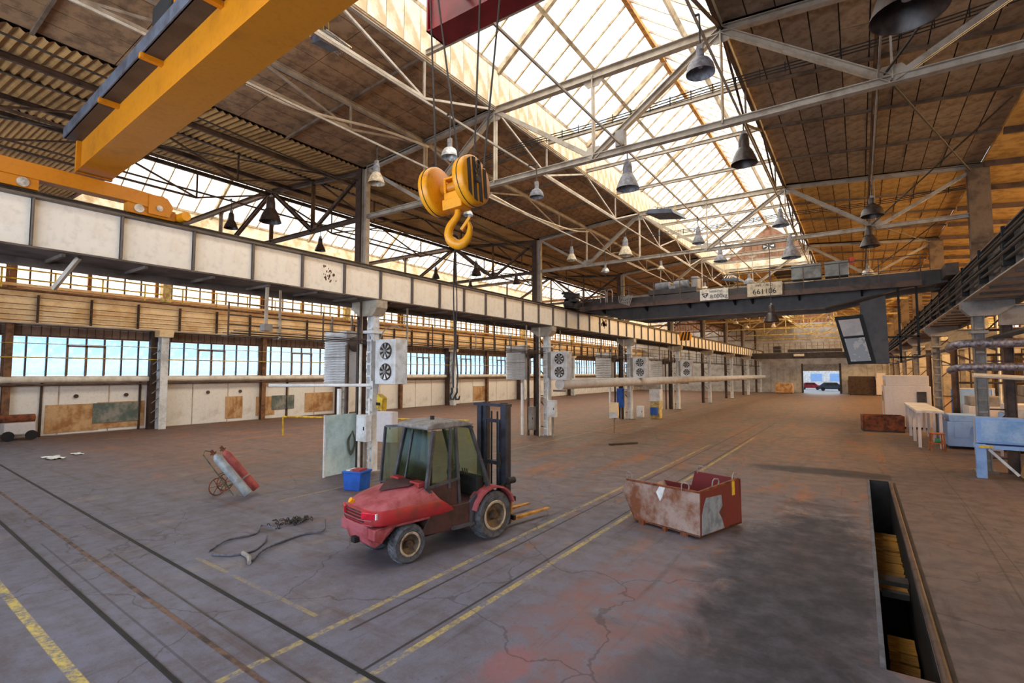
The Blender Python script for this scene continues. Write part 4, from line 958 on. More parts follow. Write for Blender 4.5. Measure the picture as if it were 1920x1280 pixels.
def lamp(x, y, z, D, kind, m, label, hang=None, group='bell lamps under the roof'):
    e = empty('pendant_lamp', label, 'lamp', (x, y, z), random.uniform(0, 3), group)
    sh, nk, bu, top = lamp_data(kind, m)
    a = inst(sh, 'shade', e, (0, 0, 0), None, (D, D, D)); inst(nk, 'neck', e, (0, 0, 0), None, (D, D, D)); inst(bu, 'bulb', e, (0, 0, 0), None, (D, D, D))
    h = (hang or ZB + .1) - z
    if not hang and z > 8:
        rx = min((.5, -2.03, -4.83, -7.5, -9.95, -15.4, -17.4), key=lambda q: abs(q - x)); e.rotation_euler.z = 0
        if abs(rx - x) > .02: MB().beam((0, 0, h), (rx - x, 0, h), .03, .03).build('arm', 'dark_steel', e)
    if h > top * D: MB().cyl((0, 0, top * D - .02), (0, 0, h), .015, n=6).build('hanger', 'dark_steel', e)
    MB().box(-.05, .05, -.03, .03, top * D - .02, top * D + .08).build('hook_box', 'grey_steel', e)
    return e
LAMPS = [(.70, 8.3, 8.25, .88, 'bell', 'dark_lamp', 'big dark bell lamp cut by the top edge at right'),
 (-1.95, 8.22, 8.3, .45, 'dome', 'grey_lamp', 'grey bell lamp at the upper end of the right skylight edge'),
 (-2.03, 12.45, 8.3, .58, 'bell', 'dark_lamp', 'brown-grey bell lamp below the first truss, right skylight edge'),
 (-4.85, 12.45, 8.3, .60, 'bell', 'grey_lamp', 'grey bell lamp with long neck and red tape under the middle of the skylight'),
 (-9.99, 8.47, 8.3, .43, 'bell', 'cream_lamp', 'cream bell lamp in front of the first upper column'),
 (-7.4, 8.34, 8.3, .39, 'dome', 'alu', 'shiny aluminium dome lamp just behind the hoist ropes'),
 (-7.22, 11.75, 8.35, .40, 'dome', 'grey_lamp', 'small grey dome lamp to the right of the hook block'),
 (-15.38, 8.78, 8.3, .66, 'bell', 'dark_lamp', 'dark bell lamp against the side skylight, left of the first column'),
 (-17.16, 8.44, 8.3, .44, 'bell', 'dark_lamp', 'smaller dark bell lamp just left of the larger dark one at the side skylight'),
 (-17.44, 12.03, 8.3, .42, 'bell', 'dark_lamp', 'small dark bell lamp under the gusset of the left bay truss'),
 (-9.74, 11.84, 8.3, .30, 'dome', 'alu', 'bright dome lamp peeping out under the hook block'),
 (.49, 18.92, 8.3, .62, 'dome', 'dark_lamp', 'shiny dark dome lamp high on the right against the tan roof'),
 (.49, 23.49, 8.3, .67, 'bell', 'dark_lamp', 'dark bell lamp hanging under the second truss at right'),
 (-1.97, 18.47, 8.3, .52, 'cone', 'grey_lamp', 'grey wide lamp at the right skylight edge between the first two trusses'),
 (-4.79, 19.29, 8.3, .45, 'bell', 'grey_lamp', 'grey bell lamp under the skylight between the first two trusses'),
 (-7.79, 19.64, 8.3, .58, 'bell', 'cream_lamp', 'pale bell lamp with long neck at the left skylight edge in mid distance'),
 (-10.04, 19.19, 8.3, .44, 'bell', 'cream_lamp', 'pale slim bell lamp beside the second upper column'),
 (-9.9, 22.37, 8.3, .38, 'dome', 'alu', 'small bright dome lamp just before the second truss'),
 (-2.2, 23.94, 8.3, .74, 'bell', 'grey_lamp', 'grey bell lamp at the right end of the second truss skylight span'),
 (-4.81, 23.02, 8.3, .58, 'cone', 'grey_lamp', 'grey lamp under the second truss in the middle of the skylight'),
 (-7.5, 23.3, 8.3, .36, 'cone', 'cream_lamp', 'small pale lamp left of the middle on the second truss'),
 (-15.51, 19.5, 8.3, .52, 'bell', 'dark_lamp', 'dark bell lamp between the first and second columns'),
 (-15.23, 22.64, 8.3, .44, 'bell', 'dark_lamp', 'dark bell lamp close before the second column'),
 (-17.75, 19.0, 8.3, .42, 'bell', 'dark_lamp', 'dark bell lamp over the left bay behind the sling ropes'),
 (-18.4, 22.6, 8.3, .42, 'bell', 'dark_lamp', 'dark bell lamp over the left bay, left of the second column'),
 (-4.81, 29.97, 8.3, .56, 'dome', 'grey_lamp', 'grey dome lamp above the cream number sign'),
 (-3.1, 24.6, 5.7, .62, 'bell', 'dark_lamp', 'dark bell lamp hanging low under the dark bridge crane'),
 (.5, 30.2, 8.3, .5, 'dome', 'alu', 'bright dome lamp behind the crane control cabinets')]
for a in LAMPS: lamp(*a)
k = 0
for y in (31, 36, 42, 47, 54, 60):
    for x in (-10, -7.4, -2.1, .5):
        if (x, y) in ((.5, 31),): continue
        k += 1
        lamp(x, y, 8.3, .5, 'bell' if k % 2 else 'dome', 'cream_lamp', 'pale lamp of the far rows, %s row beyond the bridge crane, %s' % (ORD[(31, 36, 42, 47, 54, 60).index(y)], {-10: 'left roof slope', -7.4: 'left skylight edge', -2.1: 'right skylight edge', .5: 'right roof slope'}[x]), group='far lamps beyond the bridge crane')
# ballast boxes on the chord and radiant panels
o = MB().box(-.12, .12, -.1, .1, 0, .42).build('ballast_box', 'grey_steel', None, (-4.88, 12.1, 9.3), bevel=.01); tag(o, 'grey louvred ballast box on the first truss above the red-taped lamp', 'box')
def panel(x, y, z, label, s=1, rz=0):
    e = empty('radiant_panel', label, 'heater', (x, y, z), rz)
    MB().prism([(-.55 * s, 0), (.55 * s, 0), (.45 * s, .14), (-.45 * s, .14)], 'y', -.85 * s, .85 * s).build('hood', 'blue_grey', e, rot=(R(6), R(8), 0))
    b = MB()
    for j in range(7): b.tube(curve([(-.4 + j * .12, -.6 + .15 * j, .12), (-.3 + j * .1, -.2, .35 - .03 * j), (-.2 + j * .08, .5, .14)]), .02, 5)
    b.build('pipework', 'alu', e, smooth=True)
    for a in (-.4, .4): MB().cyl((a * s, 0, .12), (a * s * .5, 0, 1.2), .01, n=5).build('chain', 'yellow_rail', e)
panel(-5.55, 17.9, 9.1, 'dark radiant heater panel with pipework hung under the skylight', .9)
panel(-6.0, 32, 8.9, 'smaller radiant heater panel far under the skylight', .9)
panel(-9.9, 6.85, 11.0, 'long grey light trough under the left skylight edge behind the red crab', .3)
# curved conduits
for pts, r, t_ in (([(-9.2, 12.3, 8.98), (-10.1, 16, 9.45), (-10.97, 21, 10.2), (-11.7, 24.3, 11.0)], .035, 'bowed white conduit right of the hook block running to the second column'),
                   ([(-11.7, 6.0, 10.3), (-11.7, 7.4, 10.3), (-11.7, 10.2, 10.85), (-11.6, 12, 11.0)], .04, 'bowed white conduit at upper left between the crane and the first column')):
    o = MB().tube(curve(pts, 8), r, 6).build('conduit', 'pipe_cream', smooth=True); tag(o, t_, 'pipe')
for k in (0, 1):
    e = empty('cable_run', 'twin cables strung across the bay between trusses, %s' % ORD[k], 'cable', (0, Y1 + BAY * k + .5, 10.35))
    for dz in (0, .07, .14): MB().tube(curve([(-10.5, 0, dz - .3), (-8.9, 0, dz), (-5.65, 0, dz - .06), (-2.4, 0, dz), (.6, 0, dz - .1), (3.5, 0, dz)], 5), .014, 5).build('cable', 'black_steel', e)
    for j in range(26): MB().box(-10 + j * .52, -9.98 + j * .52, -.01, .01, -.08, .16).build('cable_tie', 'black_steel', e)
# ------------------------------------------------------------------ forklift
M['rim_dark'] = mat('dark_brown_dish', '6e5a44', '3e2e20', 6, .6)
FK = empty('forklift', 'red diesel forklift with grey cab, seen from behind', 'forklift', (-7.36, 7.93, 0), R(-10.7))
def wheel(x, y, r, w, nm, sgn):
    t = MB().lathe([(r * .62, -w / 2 + .02), (r * .9, -w / 2), (r, -w / 2 + .05), (r, w / 2 - .05), (r * .9, w / 2), (r * .62, w / 2 - .02), (r * .62, -w / 2 + .02)], n=36, axis='x').build(nm, 'tyre', FK, (x, y, r), smooth=True)
    MB().lathe([(r * .63, -w * .3), (r * .63, w / 2 * sgn * 1.0 - .01 * sgn), (r * .56, w / 2 * sgn), (r * .52, w / 2 * sgn - .04 * sgn), (r * .3, w / 2 * sgn - .09 * sgn), (.0, w / 2 * sgn - .08 * sgn)], n=30, axis='x').build('rim', 'rim_dark', t, smooth=True)
    MB().lathe([(r * .52, w / 2 * sgn - .005 * sgn), (r * .60, w / 2 * sgn + .006 * sgn), (r * .64, w / 2 * sgn - .005 * sgn)], n=30, axis='x').build('rim_ring', 'rim', t, smooth=True)
    MB().cyl((sgn * (w / 2 - .10), 0, 0), (sgn * (w / 2 + .0), 0, 0), r * .22, r * .16, n=16).build('hub', 'hub', t, smooth=True)
    b = MB()
    for k in range(30):
        a = k / 30 * 2 * math.pi; b.beam((-w / 2 + .05, math.cos(a) * (r - .002), math.sin(a) * (r - .002)), (w / 2 - .05, math.cos(a + .12) * (r - .002), math.sin(a + .12) * (r - .002)), .02, .02)
    b.build('tread', 'tyre', t)
for s in (-1, 1):
    wheel(s * .52, -1.03, .35, .26, 'rear_wheel', s); wheel(s * .56, 1.03, .49, .34, 'front_wheel', s)
# chassis
MB().prism([(-.78, .42), (.35, .34), (.52, .34), (.52, .86), (-.5, .86)], 'x', -.60, .60).build('chassis', 'maroon', FK, bevel=.02)
MB().box(-.35, .35, -1.3, 1.5, .3, .6).build('underframe', 'black_steel', FK)
MB().box(.6, .68, -.05, .5, .40, .45).build('step', 'cab_grey', FK); MB().box(-.68, -.6, -.05, .5, .40, .45).build('step', 'cab_grey', FK)
# counterweight: stacked sections along y (back to front)
def loft(secs, n=28):
    b = MB(); vs = []
    for y, hw, z0, z1, p in secs:
        for k in range(n):
            a = 2 * math.pi * k / n; c, s_ = math.cos(a), math.sin(a)
            vs.append((hw * math.copysign(abs(c) ** p, c), y, (z0 + z1) / 2 + (z1 - z0) / 2 * math.copysign(abs(s_) ** p, s_)))
    m = len(secs)
    fs = [(i * n + k, i * n + (k + 1) % n, (i + 1) * n + (k + 1) % n, (i + 1) * n + k) for i in range(m - 1) for k in range(n)]
    return b.add(vs, fs + [tuple(range(n))[::-1], tuple(range((m - 1) * n, m * n))])
# body shell: plan outline rounded at the back, lofted in z
def shell(levels, name, m):
    b = MB(); n = 22; vs = []
    for z, hw, yb, yf in levels:
        ring = [(hw, yf)]
        for k in range(n - 1):
            a = math.pi * k / (n - 2); c, s_ = math.cos(a), math.sin(a)
            ring.append((hw * math.copysign(abs(c) ** .45, c), yb + .45 - .45 * abs(s_) ** .75))
        ring.append((-hw, yf)); vs += [(x, y, z) for x, y in ring]
    N = n + 1; L = len(levels)
    fs = [(i * N + k, i * N + (k + 1) % N, (i + 1) * N + (k + 1) % N, (i + 1) * N + k) for i in range(L - 1) for k in range(N)]
    b.add(vs, fs + [tuple(range(N))[::-1], tuple(range((L - 1) * N, L * N))])
    return b.build(name, m, FK, smooth=True)
bx = MB()
cw = shell([(.74, .60, -1.72, -.30), (.79, .65, -1.80, -.02), (.86, .66, -1.82, -.08), (1.0, .65, -1.80, -.28), (1.04, .63, -1.76, -.34)], 'engine_hood', 'red_paint')
ct = shell([(1.04, .63, -1.76, -.34), (1.14, .61, -1.60, -.44), (1.22, .57, -1.34, -.5), (1.31, .50, -.98, -.58), (1.35, .42, -.86, -.6)], 'hood_top', 'dusty_red')
lw = MB().prism([(-1.78, .62), (-1.72, .42), (-1.60, .34), (-1.44, .40), (-1.44, .78), (-1.80, .78)], 'x', -.40, .40).build('counterweight', 'dusty_red', FK, bevel=.04)
MB().prism([(-1.76, .55), (-1.6, .48), (-1.5, .62), (-1.2, .80), (-.6, .86), (-.6, .74), (-1.76, .74)], 'x', -.62, -.38).build('rear_fender', 'dusty_red', FK, bevel=.02)
MB().prism([(-1.76, .55), (-1.6, .48), (-1.5, .62), (-1.2, .80), (-.6, .86), (-.6, .74), (-1.76, .74)], 'x', .38, .62).build('rear_fender', 'dusty_red', FK, bevel=.02)
MB().box(-.07, .07, -1.84, -1.74, .42, .52).build('tow_pin', 'black_steel', FK)
for z in (.80, .88): MB().tube([(.60, -1.45, z), (.52, -1.76, z), (.25, -1.85, z), (-.25, -1.85, z), (-.52, -1.76, z), (-.60, -1.45, z)], .012, 6).build('grille_bar', 'dusty_red', FK)
b = MB()
for j in range(4): b.box(-.34, .34, -1.835, -1.80, .84 + j * .05, .855 + j * .05)
b.build('rear_grille', 'maroon', FK)
for s in (-1, 1):
    l_ = MB().box(-.15, .15, -.03, .02, -.06, .06).build('tail_lamp', 'light_red', FK, (s * .44, -1.77, .96), (0, 0, s * R(24)), bevel=.01)
    MB().box(.10, .17, -.024, .02, -.05, .05).build('reverse_lens', 'white_paint', l_) if s > 0 else None
MB().cyl((-.28, -1.70, 1.08), (-.28, -1.76, 1.12), .05, n=14).build('fuel_cap', 'hook_yellow', FK, smooth=True)
MB().plate([(-.34, -.64, 1.362), (.34, -.64, 1.362), (.40, -.92, 1.352), (.0, -1.32, 1.262), (-.40, -.92, 1.352)], (0, 0, 1), .012).build('hood_vent', 'maroon', FK)
MB().box(-.5, -.2, -.78, -.6, 1.3, 1.40).box(.2, .52, -.78, -.6, 1.3, 1.40).build('hood_corner_lamp', 'red_paint', FK, bevel=.02)
# cab: posts
def post(a, b_, w=.06, n='cab_post'): MB().beam(a, b_, w, w).build(n, 'cab_grey', FK)
CW = .56
for s in (-1, 1):
    post((s * CW, -.62, 1.28), (s * (CW - .06), -.42, 2.36), .07)       # rear post
    post((s * CW, -.08, 1.2), (s * (CW - .05), -.02, 2.38), .05)        # middle post
    post((s * CW, .18, .86), (s * (CW - .04), .10, 2.38), .055, 'door_post')
    post((s * CW, .98, 1.12), (s * (CW - .08), .52, 2.38), .06)        # raked front post
    post((s * CW, .98, 1.12), (s * CW, .72, .84), .06)
    post((s * CW, -.62, 1.28), (s * CW, .18, 1.36), .05, 'waist_rail')
    post((s * CW, -.62, 1.28), (s * CW, -.28, .86), .06)
    MB().plate([(s * CW, -.60, 1.28), (s * CW, .16, 1.34), (s * CW, .16, .86), (s * CW, -.28, .86)], (-s, 0, 0), .02).build('side_panel', 'maroon', FK)
    for pts in ([(-.58, 1.30), (-.09, 1.33), (-.045, 2.34), (-.40, 2.34)], [(-.05, 1.33), (.15, 1.35), (.08, 2.34), (-.01, 2.34)]):
        MB().plate([(s * (CW - .01 - (z - 1.3) * .05), y, z) for y, z in pts], (-s, 0, 0), .008).build('side_glass', 'cab_glass', FK)
post((-CW, .52, 2.36), (CW, .52, 2.36), .05); post((-CW, .98, 1.12), (CW, .98, 1.12), .06)
MB().plate([(-.54, .97, 1.15), (.54, .97, 1.15), (.49, .53, 2.34), (-.49, .53, 2.34)], (0, -1, 0), .01).build('windscreen', 'cab_glass', FK)
MB().plate([(-.53, -.62, 1.34), (.53, -.62, 1.34), (.48, -.43, 2.33), (-.48, -.43, 2.33)], (0, 1, 0), .01).build('rear_glass', 'cab_glass', FK)
post((-.2, -.61, 1.34), (-.2, -.43, 2.33), .04, 'rear_glazing_bar')
rf = MB().prism([(-.56, 2.37), (.52, 2.39), (.60, 2.41), (.56, 2.46), (.2, 2.53), (-.35, 2.52), (-.60, 2.46), (-.62, 2.40)], 'x', -.53, .53).build('cab_roof', 'cab_roof', FK, bevel=.035)
MB().cyl((0, -.1, 2.52), (0, -.1, 2.60), .045, n=14).build('beacon', 'black_steel', rf, smooth=True)
MB().box(-.54, .54, -.3, .95, .80, .88).build('cab_floor', 'maroon', FK)
st_ = MB().box(-.26, .26, -.30, .18, 1.0, 1.16).box(-.24, .24, -.36, -.24, 1.12, 1.68).build('seat', 'black_steel', FK, bevel=.04)
MB().box(-.5, .5, .70, .90, .88, 1.30).build('dashboard', 'black_steel', FK, bevel=.03)
MB().lathe([(.14, -.012), (.165, 0), (.14, .012), (.125, 0), (.14, -.012)], n=20).build('steering_wheel', 'black_steel', FK, (-.05, .50, 1.42), (R(35), 0, 0), smooth=True)
MB().cyl((-.05, .54, 1.40), (-.05, .75, 1.2), .02, n=8).build('steering_column', 'black_steel', FK)
for x in (.2, .27, .34): MB().cyl((x, .62, 1.2), (x + .01, .54, 1.48), .01, n=6).build('lever', 'black_steel', FK)
# open left door
dr = [(-.60, -.10, 1.16), (-1.12, -.62, 1.16), (-1.06, -.56, 2.34), (-.58, -.02, 2.36)]
dd = MB()
for i in range(4): dd.beam(dr[i], dr[(i + 1) % 4], .05, .05)
do = dd.build('open_door', 'cab_grey', FK)
MB().plate([Vector(p) * .97 + Vector((-.84, -.32, 1.75)) * .03 for p in dr], (.7, .7, 0), .008).build('door_glass', 'cab_glass', do)
MB().plate([(-.60, -.10, .88), (-1.12, -.62, .88), (-1.12, -.62, 1.16), (-.60, -.10, 1.16)], (.7, -.7, 0), .03).build('door_panel', 'black_steel', do)
# mirrors, front fenders
for s in (-1, 1):
    f_ = MB(); ring = [(1.03 + .60 * math.cos(a), .50 + .60 * math.sin(a)) for a in [R(v) for v in range(18, 166, 16)]]
    inn = [(1.03 + .56 * math.cos(a), .50 + .56 * math.sin(a)) for a in [R(v) for v in range(18, 166, 16)]][::-1]
    for i in range(len(ring) - 1):
        f_.prism([ring[i], ring[i + 1], inn[len(inn) - 2 - i], inn[len(inn) - 1 - i]], 'x', s * .42 if s > 0 else -.74, s * .74 if s > 0 else -.42)
    f_.build('front_fender', 'dusty_red', FK)
    MB().prism([(.42, .34), (.62, .44), (.60, 1.0), (.42, .86)], 'x', min(s * .56, s * .62), max(s * .56, s * .62)).build('fender_skirt', 'cab_grey', FK)
MB().box(.60, .66, 1.2, 1.24, 1.45, 1.75).build('mirror', 'black_steel', FK)
# mast
for s in (-1, 1):
    MB().box(s * .30 - .05, s * .30 + .05, 1.62, 1.76, .12, 2.80).build('mast_upright', 'navy_metal', FK)
    MB().box(s * .42 - .07, s * .42 + .07, 1.56, 1.72, .12, 2.72).build('mast_upright', 'navy_metal', FK)
    MB().cyl((s * .22, 1.60, .3), (s * .22, 1.60, 2.4), .035, n=10).build('lift_cylinder', 'navy_metal', FK, smooth=True)
    fo = MB().prism([(1.82, .12), (3.15, .16), (3.2, .18), (1.88, .19), (1.88, .75), (1.82, .75)], 'x', s * .32 - .06, s * .32 + .06).build('fork_tine', 'fork', FK)
    MB().cyl((s * .5, .9, .7), (s * .46, 1.6, 1.05), .04, n=10).build('tilt_cylinder', 'black_steel', FK)
MB().box(-.62, .48, 1.56, 1.76, 2.72, 2.78).box(-.36, .36, 1.60, 1.7, 2.35, 2.42).box(-.4, .4, 1.58, 1.7, 1.4, 1.48).build('mast_crossbar', 'navy_metal', FK)
MB().box(-.55, .55, 1.76, 1.82, .2, .3).box(-.55, .55, 1.76, 1.82, .62, .72).build('fork_carriage', 'black_steel', FK)
b = MB()
for x in (-.1, .1): b.box(x - .02, x + .02, 1.66, 1.68, .5, 2.6)
b.build('lift_chain', 'black_steel', FK)
MB().cyl((.56, 1.55, 1.1), (.56, 1.75, 1.1), .07, n=14).build('head_lamp', 'black_steel', FK, smooth=True)
# ------------------------------------------------------------------ scrap skip
M['skip_rust'] = mat('rusty_pale_skip_side', 'a58f84', '7a4526', 1.6, .75, bump=.25, lo=.38, hi=.62)
M['skip_red'] = mat('oxide_red_skip_paint', '6e2022', '4a2a26', 1.8, .7, lo=.5, hi=.8)
M['skip_blue'] = mat('pale_blue_paint_patch', '8fa0b4', '6f7c90', 5, .7)
sk_ = empty('scrap_skip', 'rusty scrap skip with a red end and lifting loops, standing on the floor', 'container', (-2.86, 11.12, 0), R(-17.6))
P_ = [(0, .06), (0, .98), (-1.92, .94), (-2.06, .66), (-1.72, .10)]
MB().prism(P_, 'y', 0, .035).build('front_side', 'skip_rust', sk_)
MB().prism([(0, .06), (0, 1.06), (-1.15, 1.06), (-1.25, .70), (-2.06, .70), (-1.72, .10)], 'y', 1.66, 1.70).build('back_side', 'skip_red', sk_)
MB().prism([(0, .06), (1.70, .06), (1.62, 1.06), (.03, .98)], 'x', -.035, .0).build('end_side', 'skip_red', sk_)
MB().box(-1.72, 0, 0, 1.7, .06, .10).build('bottom_plate', 'rust', sk_)
MB().plate([(-1.72, 0, .10), (-2.06, 0, .68), (-2.06, 1.7, .68), (-1.72, 1.7, .10)], (1, 0, .5), .03).build('sloped_end', 'skip_rust', sk_)
MB().beam((-1.92, .015, .945), (0, .015, .985), .05, .04).build('rim_bar', 'rust', sk_); MB().beam((-.02, .05, .99), (-.02, 1.6, 1.07), .05, .04).build('rim_bar', 'rust', sk_)
MB().prism([(.06, .09), (.95, .09), (.86, .30), (.74, .46), (.88, .58), (.85, .82), (.25, .84), (.16, .70), (.08, .5)], 'x', .0, .006).build('paint_patch', 'skip_blue', sk_)
MB().prism([(-.98, .62), (-.92, .72), (-.84, .94), (-.98, .96), (-1.08, .80)], 'y', -.006, 0).build('white_splash', 'white_paint', sk_)
MB().prism([(1.3, .74), (1.42, .74), (1.42, 1.08), (1.3, 1.08)], 'x', .0, .005).build('yellow_mark', 'yellow_rail', sk_)
for x in (-1.5, -.9): MB().box(x, x + .1, -.06, .02, 0, .10).build('foot', 'rust', sk_)
MB().box(-.5, -.3, .02, 1.68, 0, .06).box(-1.6, -1.4, .02, 1.68, 0, .06).build('skid', 'rust', sk_)
for x, y, a in ((-1.85, .02, 0), (-.35, .02, .3), (-.05, .7, 1.2), (-1.0, 1.68, .2), (-.05, 1.5, 1.5)):
    z = .98 if y < .1 else (1.06 if y > 1.4 else 1.03)
    MB().tube([(-.07, 0, -.06), (-.08, 0, .10), (-.05, 0, .15), (.05, 0, .15), (.08, 0, .10), (.07, 0, -.06)], .014, 6).build('lifting_loop', 'grey_steel', sk_, (x, y, z), (R(8), R(6), a), smooth=True)
# ------------------------------------------------------------------ gas cylinder cart
gc = empty('cylinder_cart', 'tilted two-wheel cart carrying two gas cylinders', 'cart', (-14.6, 7.9, 0))
ax = Vector((-.70, -.62, 1.12)).normalized()
def gas(b, m, label):
    e_ = MB(); b = Vector(b); L = 1.30
    pts = [(0, .0), (.10, .0), (.115, .03), (.115, L), (.10, L + .06), (.05, L + .12), (.035, L + .16), (0, L + .16)]
    me = MB().lathe(pts, n=18); x = Vector((0, 1, 0)).cross(ax).normalized(); y = ax.cross(x)
    me.v = [tuple(x * v[0] + y * v[1] + ax * v[2]) for v in me.v]
    o = me.build('gas_cylinder', m, None, b, smooth=True); tag(o, label, 'cylinder')
    c = MB().cyl(ax * (L + .14), ax * (L + .30), .045, n=10).build('valve_cap', 'rust', o, smooth=True)
    MB().cyl(ax * (L + .2) - y * .09, ax * (L + .2) + y * .09, .02, n=8).build('valve', 'hub', o)
    MB().cyl(ax * .45, ax * .49, .12, n=18).build('clamp_band', 'grey_steel', o, smooth=True)
gas((-14.22, 7.72, .10), 'cylinder_grey', 'grey gas cylinder leaning on the cart, the left and nearer one')
gas((-14.62, 8.17, .12), 'cylinder_red', 'faded red gas cylinder leaning on the cart, behind the grey one')
def RP(x, y, z): return Vector((x, y, z))
MB().tube([(-.05 - .05, -.35, .04), (-.75, -.9, 1.18), (-1.05, -.72, 1.25), (-.95, -.55, 1.2)], .018, 6).tube([(-.25, .05, .04), (-.95, -.52, 1.18), (-1.05, -.72, 1.25)], .018, 6).tube([(-.45, -.62, .62), (-.72, -.28, .62)], .016, 6).tube([(-.25, -.45, .3), (-.52, -.12, .3)], .016, 6).build('cart_frame', 'green_dull', gc, smooth=True)
for dx, dy in ((-.55, -.52), (-.98, -.10)):
    w_ = MB(); n_ = 20; ring = [(.24 * math.cos(2 * math.pi * k / n_), 0, .24 * math.sin(2 * math.pi * k / n_)) for k in range(n_ + 1)]
    w_.tube(ring, .018, 6)
    for k in range(6): a = k * math.pi / 3; w_.beam((0, 0, 0), (.23 * math.cos(a), 0, .23 * math.sin(a)), .014, .014)
    w_.build('cart_wheel', 'rust', gc, (dx - .1, dy, .25), (0, 0, R(-44) + R(90) + R(44)), smooth=False)
MB().cyl((-.65, -.52, .25), (-1.08, -.10, .25), .015, n=6).build('axle', 'rust', gc)
MB().tube([(-.65, -.5, .25), (-.3, -.3, .28)], .015, 5).build('strut', 'green_dull', gc)
# ------------------------------------------------------------------ floor litter
def floor_tube(pts, r, m, name, label, cat):
    o = MB().tube(curve([(x, y, r + z) for x, y, z in pts], 5), r, 6).build(name, m, smooth=True); return tag(o, label, cat)
floor_tube([(-10.6, 5.0, 0), (-10.9, 5.5, .02), (-10.9, 6.1, 0), (-11.2, 6.4, .05), (-10.8, 6.5, .02)], .022, 'hose', 'rubber_hose', 'grey hose end curling at the left of the litter on the floor', 'hose')
floor_tube([(-10.35, 4.95, 0), (-10.0, 5.15, .0), (-9.9, 5.5, .0), (-10.2, 5.9, 0), (-10.45, 6.1, .03)], .022, 'hose', 'rubber_hose', 'grey hose loop lying nearest on the littered floor', 'hose')
floor_tube([(-9.4, 5.2, 0), (-9.7, 5.6, .03), (-9.95, 6.2, 0), (-10.0, 6.7, .0), (-9.8, 7.0, .03), (-10.3, 7.4, .08)], .024, 'hose', 'rubber_hose', 'long bent grey hose crossing the others on the floor', 'hose')
floor_tube([(-9.3, 5.1, 0), (-9.6, 5.25, .0), (-9.9, 5.3, .0)], .04, 'grey_steel', 'metal_tube', 'short thick grey tube among the hoses', 'tube')
ch = empty('chain_heap', 'small heap of dark chain on the floor behind the hoses', 'chain', (-11.0, 7.05, 0))
lk = MB(); lk.tube([(.05 * math.cos(a * .785), .03 * math.sin(a * .785), 0) for a in range(9)], .010, 5); lkm = lk.data('chain_link', 'dark_steel', True)
for j in range(46):
    inst(lkm, 'chain_link', ch, (random.gauss(0, .14) + (j / 46 - .5) * .2, random.gauss(0, .12) + (j / 46 - .5) * .5, random.uniform(.03, .10)), (random.uniform(-1.2, 1.2), random.uniform(-1.2, 1.2), random.uniform(0, 6)))
o = MB().box(-.08, .08, -.78, .78, 0, .09).build('timber_bar', 'dark_steel', None, (-9.6, 23.6, 0), (0, 0, R(-35)), bevel=.01); tag(o, 'dark timber bar lying on the floor in mid hall', 'beam')
for i, (x, y, s, t_) in enumerate(((-27.3, 6.7, .5, 'scrap of dusty plastic film on the floor at far left'), (-27.8, 7.6, .3, 'smaller film scrap just behind the other at far left'), (2.0, 10.5, .09, 'pale paper scrap on the right floor slab'))):
    b = MB(); n_ = 8; vs = []
    for a in range(n_ + 1):
        for c in range(n_ + 1): vs.append((s * (a / n_ - .5) * 2 * (1 + .2 * math.sin(c)), s * (c / n_ - .5) * (1 + .3 * math.sin(a * 1.3)), .02 + .05 * s * (1 + math.sin(a * 2.1) * math.cos(c * 1.7))))
    b.add(vs, [(a * (n_ + 1) + c, (a + 1) * (n_ + 1) + c, (a + 1) * (n_ + 1) + c + 1, a * (n_ + 1) + c + 1) for a in range(n_) for c in range(n_)])
    tag(b.build('film_scrap', 'white_paint', None, (x, y, 0)), t_, 'litter')
# ------------------------------------------------------------------ things at the left column row
o = empty('screen_board', 'tall pale aqua board standing beside the first column', 'board', (-14.9, 11.3, 0), R(90 + 3))
MB().box(-.72, .72, -.02, .02, .02, 2.05).build('board', 'aqua_board', o)
MB().box(-.74, -.68, -.03, .03, 0, 2.07).box(.68, .74, -.03, .03, 0, 2.07).build('edge_strip', 'white_paint', o)
b = MB()
for j in range(4): b.tube(curve([(.42, -.05 - .012 * j, 1.45), (.28 - .03 * j, -.06, 1.1), (.34, -.07, .72 - .04 * j), (.5 + .02 * j, -.06, 1.0), (.44, -.05, 1.42)], 5), .014, 5)
b.build('hanging_hose', 'smear', o)
bb = empty('blue_bin', 'bright blue square bin on the floor beside the forklift', 'bin', (-12.62, 10.15, 0), R(16))
MB().prism([(-.27, 0), (.27, 0), (.31, .52), (-.31, .52)], 'y', -.27, .27).build('bin_body', 'blue_bin', bb, bevel=.02)
MB().box(-.33, .33, -.30, .30, .50, .56).build('rim', 'blue_bin', bb, bevel=.01); MB().box(-.1, .22, -.2, .2, .56, .60).build('red_rag', 'red_paint', bb)
MB().box(-.25, -.02, -.2, .2, .56, .585).build('white_paper', 'white_paint', bb)
HVAC = []
